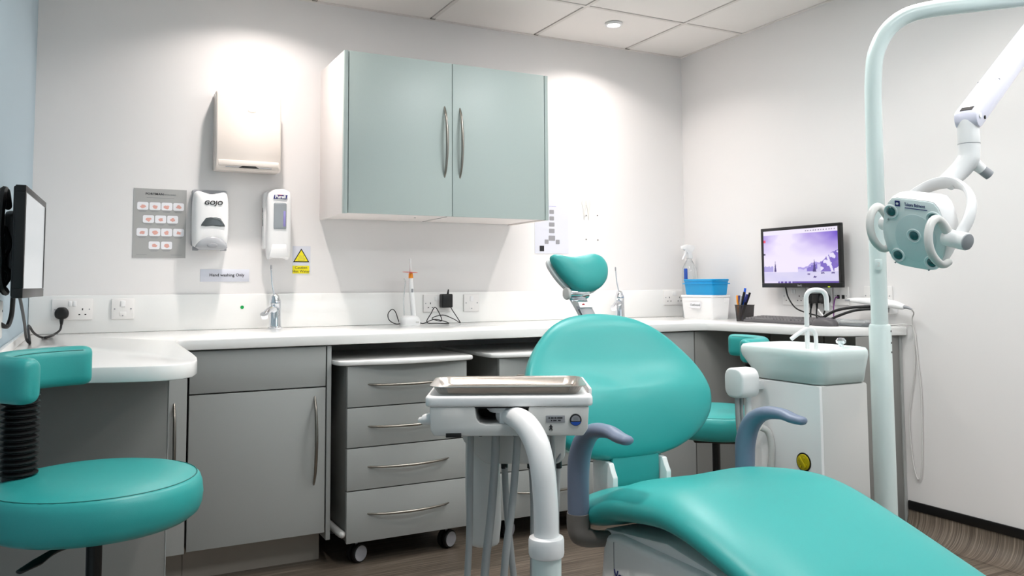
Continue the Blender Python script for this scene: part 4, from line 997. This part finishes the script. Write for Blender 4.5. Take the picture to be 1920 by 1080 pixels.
# ------------------------------------------------------------------ operating light
t = thing('operating_light', 'pale operating light on a tall bent pole, hanging over the right of the chair', 'lamp', (2.287, 1.815, 0))
obj('lower_sleeve', lt([(.0005, .0), (.034, .0), (.034, .915), (.031, .925), (.0265, .928), (.0005, .928)], 36, Matrix.Translation((2.281, 1.817, 0))), M_enamel, t, world=True)
obj('sleeve_foot', lt([(.0005, .0), (.065, .0), (.065, .012), (.036, .02), (.0005, .02)], 36, Matrix.Translation((2.281, 1.817, 0))), M_lgrey, t, world=True)
dirc = Vector((-2.29+0, -1.817, 0)).normalized(); side = Vector((.887, -.461, 0))
for z_ in (.905, .868, .838):
    p = Vector((2.281, 1.817, z_))+(side*.80+dirc*.58).normalized()*.0335
    obj('sleeve_screw', cy(p, p+(side*.8+dirc*.58)*.002, .0032, 10), M_black, t, world=True)
pp = [(2.278, 1.815, .90), (2.269, 1.806, 1.15), (2.258, 1.795, 1.40), (2.247, 1.785, 1.62), (2.242, 1.777, 1.72), (2.246, 1.766, 1.80), (2.267, 1.738, 1.868), (2.302, 1.696, 1.908), (2.350, 1.640, 1.921), (2.440, 1.54, 1.923), (2.550, 1.41, 1.923)]
pole = obj('bent_pole', tb(pp, .0258, 32, 8, round_end=True), M_enamel, t, world=True)
pb_ = Vector((2.264, 1.800, 1.118)); nb = Vector((-.78, -.62, 0)).normalized()
obj('pole_badge', prism(BM(), rrect(.024, .034, .005, 3), -.0015, .003, 'y', .001, mx=Matrix.Translation(pb_+nb*.0265) @ Matrix.Rotation(math.atan2(nb.x, -nb.y), 4, 'Z')), M_enamel, pole, world=True)
text('badge_symbol', '2', .020, M_lgrey, pole, wm(t).inverted() @ Matrix.Translation(pb_+nb*.0290) @ Matrix.Rotation(math.atan2(nb.x, -nb.y), 4, 'Z') @ RX90)
# elbow and spring arm
J = Vector((2.56, 1.41, 1.870)); K = Vector((1.902, 1.241, 1.458))
obj('elbow_joint', lt([(.0005, -.03), (.03, -.03), (.034, -.02), (.034, .05), (.0005, .05)], 28, Matrix.Translation(J)), M_white, t, world=True)
ad = (J-K).normalized(); ay = Vector((0, 0, 1)).cross(ad).normalized(); az = ad.cross(ay)
L = (J-K).length
mxa = Matrix((ad, ay, az)).transposed().to_4x4(); mxa.translation = K
half_h = .024
outl = [(L, -half_h), (L, half_h), (0, half_h)]+[(-half_h*math.sin(PI*k/10), half_h*math.cos(PI*k/10)) for k in range(1, 10)]+[(0, -half_h)]
arm = obj('spring_arm', prism(BM(), outl, -.026, .026, 'y', .004, 2, mx=mxa), M_lilac, t, world=True)
for dx_, dz_, mm, r_ in ((.0, .005, M_white, .007), (.026, -.012, M_black, .0045)):
    p = mxa @ Vector((dx_, -.026, dz_)); q = mxa @ Vector((dx_, -.0285, dz_)); 
    obj('arm_screw', cy(p, q, r_, 14), mm, arm, world=True)
    p = mxa @ Vector((dx_, .026, dz_)); q = mxa @ Vector((dx_, .0285, dz_)); obj('arm_screw', cy(p, q, r_, 14), mm, arm, world=True)
obj('arm_seam', bx(.19, .1915, -.0263, .0263, half_h-.004, half_h+.0004, mx=mxa), M_grey, arm, world=True)
obj('arm_slot', bx(-.004, .016, -.014, .014, half_h-.002, half_h+.0008, mx=mxa), M_darkgap, arm, world=True)
Kp = Vector((1.902, 1.243, 1.44))
obj('knuckle', tb([(1.902, 1.243, 1.452), (1.902, 1.243, 1.425), (1.902, 1.243, 1.397)], .0245, 28, 2, round_end=True), M_white, t, world=True)
obj('neck_seam', lt([(.0005, 0), (.0249, 0), (.0249, .0014), (.0005, .0014)], 28, Matrix.Translation((1.902, 1.243, 1.3952))), M_grey, t, world=True)
nk = obj('neck', tb([(1.902, 1.243, 1.3955), (1.902, 1.244, 1.375), (1.900, 1.246, 1.358), (1.890, 1.255, 1.338), (1.874, 1.267, 1.318), (1.858, 1.277, 1.301)], [.0245, .0245, .0250, .0240, .0225, .022], 28, 5), M_white, t, world=True)
obj('neck_knob', tb([(1.905, 1.243, 1.355), (1.920, 1.236, 1.342), (1.930, 1.231, 1.333)], [.018, .0135, .0125], 18, 3), M_white, nk, world=True)
obj('knob_tip', tb([(1.930, 1.231, 1.333), (1.946, 1.223, 1.319)], .0122, 18, 1, round_end=False), M_grey, nk, world=True)
# head: axis along Y, front facing left and down
HC = Vector((1.786, 1.298, 1.188)); nrm = Vector((-.93, -.08, -.36)).normalized()
xh = Vector((0.05, -1, -.25)); xh = (xh-nrm*xh.dot(nrm)).normalized(); yh = nrm.cross(xh)
mh = Matrix((xh, yh, nrm)).transposed().to_4x4(); mh.translation = HC
def hx(k, bulge=0):
    return spline2([(a*.64, b_*.88) for a, b_ in [(-.082*k, .098*k), (-.03*k, .101*k), (.03*k, .101*k), (.082*k, .098*k), (.108*k, .066*k), (.124*k, .015*k), (.122*k, -.03*k), (.10*k, -.075*k), (.072*k, -.100*k), (.03*k, -.104*k), (-.03*k, -.104*k), (-.072*k, -.100*k), (-.10*k, -.075*k), (-.122*k, -.03*k), (-.124*k, .015*k), (-.108*k, .066*k)]], 2)
def hr(k, z): return [mh @ Vector((p[0], p[1], z)) for p in hx(k)]
head = obj('lamp_head', loft(BM(), [hr(.70, -.050), hr(.85, -.045), hr(.95, -.030), hr(1.0, -.008), hr(1.0, .022), hr(.975, .030)]), M_white, t, world=True, sharp=40)
b = BM(); loft(b, [hr(.955, .0300), hr(.955, .0325), hr(.94, .0335)]); fc = obj('front_panel', b, M_lampface, t, world=True)
b = BM(); lathe(b, [(.0005, .0), (.050, .0), (.050, .0012), (.048, .0018), (.0005, .0018)], 40, mh @ Matrix.Translation((0.005, -.01, .0332)) @ Matrix.Scale(1.2, 4, (0, 1, 0)))
obj('panel_disc', b, mat('lamp_disc', (200, 217, 218), .3), fc, world=True)
for (px_, py_) in ((-.053, .050), (.050, .046), (.002, -.004), (-.040, -.062), (.043, -.066)):
    m_ = mh @ Matrix.Translation((px_, py_, .0336))
    b = BM(); lathe(b, [(.0005, .0008), (.0135, .0012), (.0160, .0030), (.0178, .0022), (.0186, -.001), (.0005, -.001)], 28, m_)
    cup = obj('reflector_cup', b, M_lampface, fc, world=True)
    b = BM(); lathe(b, [(.0005, .006), (.006, .0055), (.0100, .0035), (.0118, .001), (.0005, .0005)], 24, m_)
    obj('lamp_lens', b, M_lens, fc, world=True)
    obj('cup_screw', cy(m_ @ Vector((-.008, -.021, -.001)), m_ @ Vector((-.008, -.021, .0010)), .0022, 10), M_grey, fc, world=True)
lg = mh @ Matrix.Translation((-.036, .073, .0342))
b = BM(); box(b, -.006, .006, -.0068, .0068, -.001, .0008, mx=lg)
sq = obj('maker_square', b, M_navy, fc, world=True)
b = BM(); lathe(b, [(.0005, .0008), (.0032, .0008), (.0032, .0014), (.0005, .0014)], 14, lg); obj('square_dot', b, M_white, fc, world=True)
text('maker_lettering', 'Takara Belmont', .0118, M_navy, fc, wm(t).inverted() @ mh @ Matrix.Translation((.006, .073, .0340)), squeeze=.66)
b = BM(); box(b, -.018, .036, -.0008, .0008, -.0006, .0006, mx=mh @ Matrix.Translation((.0, .0645, .0342))); obj('lettering_line', b, M_navy, fc, world=True)
# pivots, yoke, handles
A1 = Vector((1.778, 1.200, 1.158)); A2 = Vector((1.792, 1.392, 1.208))
axd = (A1-A2).normalized()
C0 = (A1+A2)/2; up_ = (Vector((1.862, 1.280, 1.306))-C0); up_ = up_-axd*up_.dot(axd); ht = up_.length; up_.normalize()
yk = []
for k in range(13):
    a = PI*k/12
    yk.append(C0+axd*math.cos(a)*(A1-A2).length/2*1.0+up_*(ht*math.sin(a)**.8))
ykv = axd.cross(up_)
yoke = obj('yoke', tb(yk, [.017]+[.018]*3+[.020, .022, .024, .022, .020]+[.018]*3+[.017], 16, 5, flat=[.0085]*13, up=tuple(ykv)), M_white, t, world=True)
pv = obj('pivot_knob', cy(A1+axd*.026, A1-axd*.030, .0205, 30, .002), M_white, t, world=True)
obj('knob_face', cy(A1+axd*.0262, A1+axd*.0285, .0185, 30, .0005), M_grey, pv, world=True)
obj('pivot_knob', cy(A2-axd*.016, A2+axd*.030, .0185, 30, .002), M_white, t, world=True)
for AA, sgn in ((A1-axd*.018, 1), (A2+axd*.010-Vector((.0, 0, 0)), 1)):
    prof2 = [(-.006, .010), (-.022, .030), (-.040, .045), (-.058, .048), (-.076, .034), (-.086, .010), (-.086, -.018), (-.074, -.046), (-.050, -.066), (-.030, -.070), (-.012, -.064)]
    obj('handle', tb([AA+Vector((p[0]*.90, 0, p[1]*.88)) for p in prof2], [.011, .0105, .010, .0098, .0095, .0095, .0095, .0095, .009, .0088, .0085], 16, 5, round_end=True), M_lilac if False else M_lgrey, t, world=True)
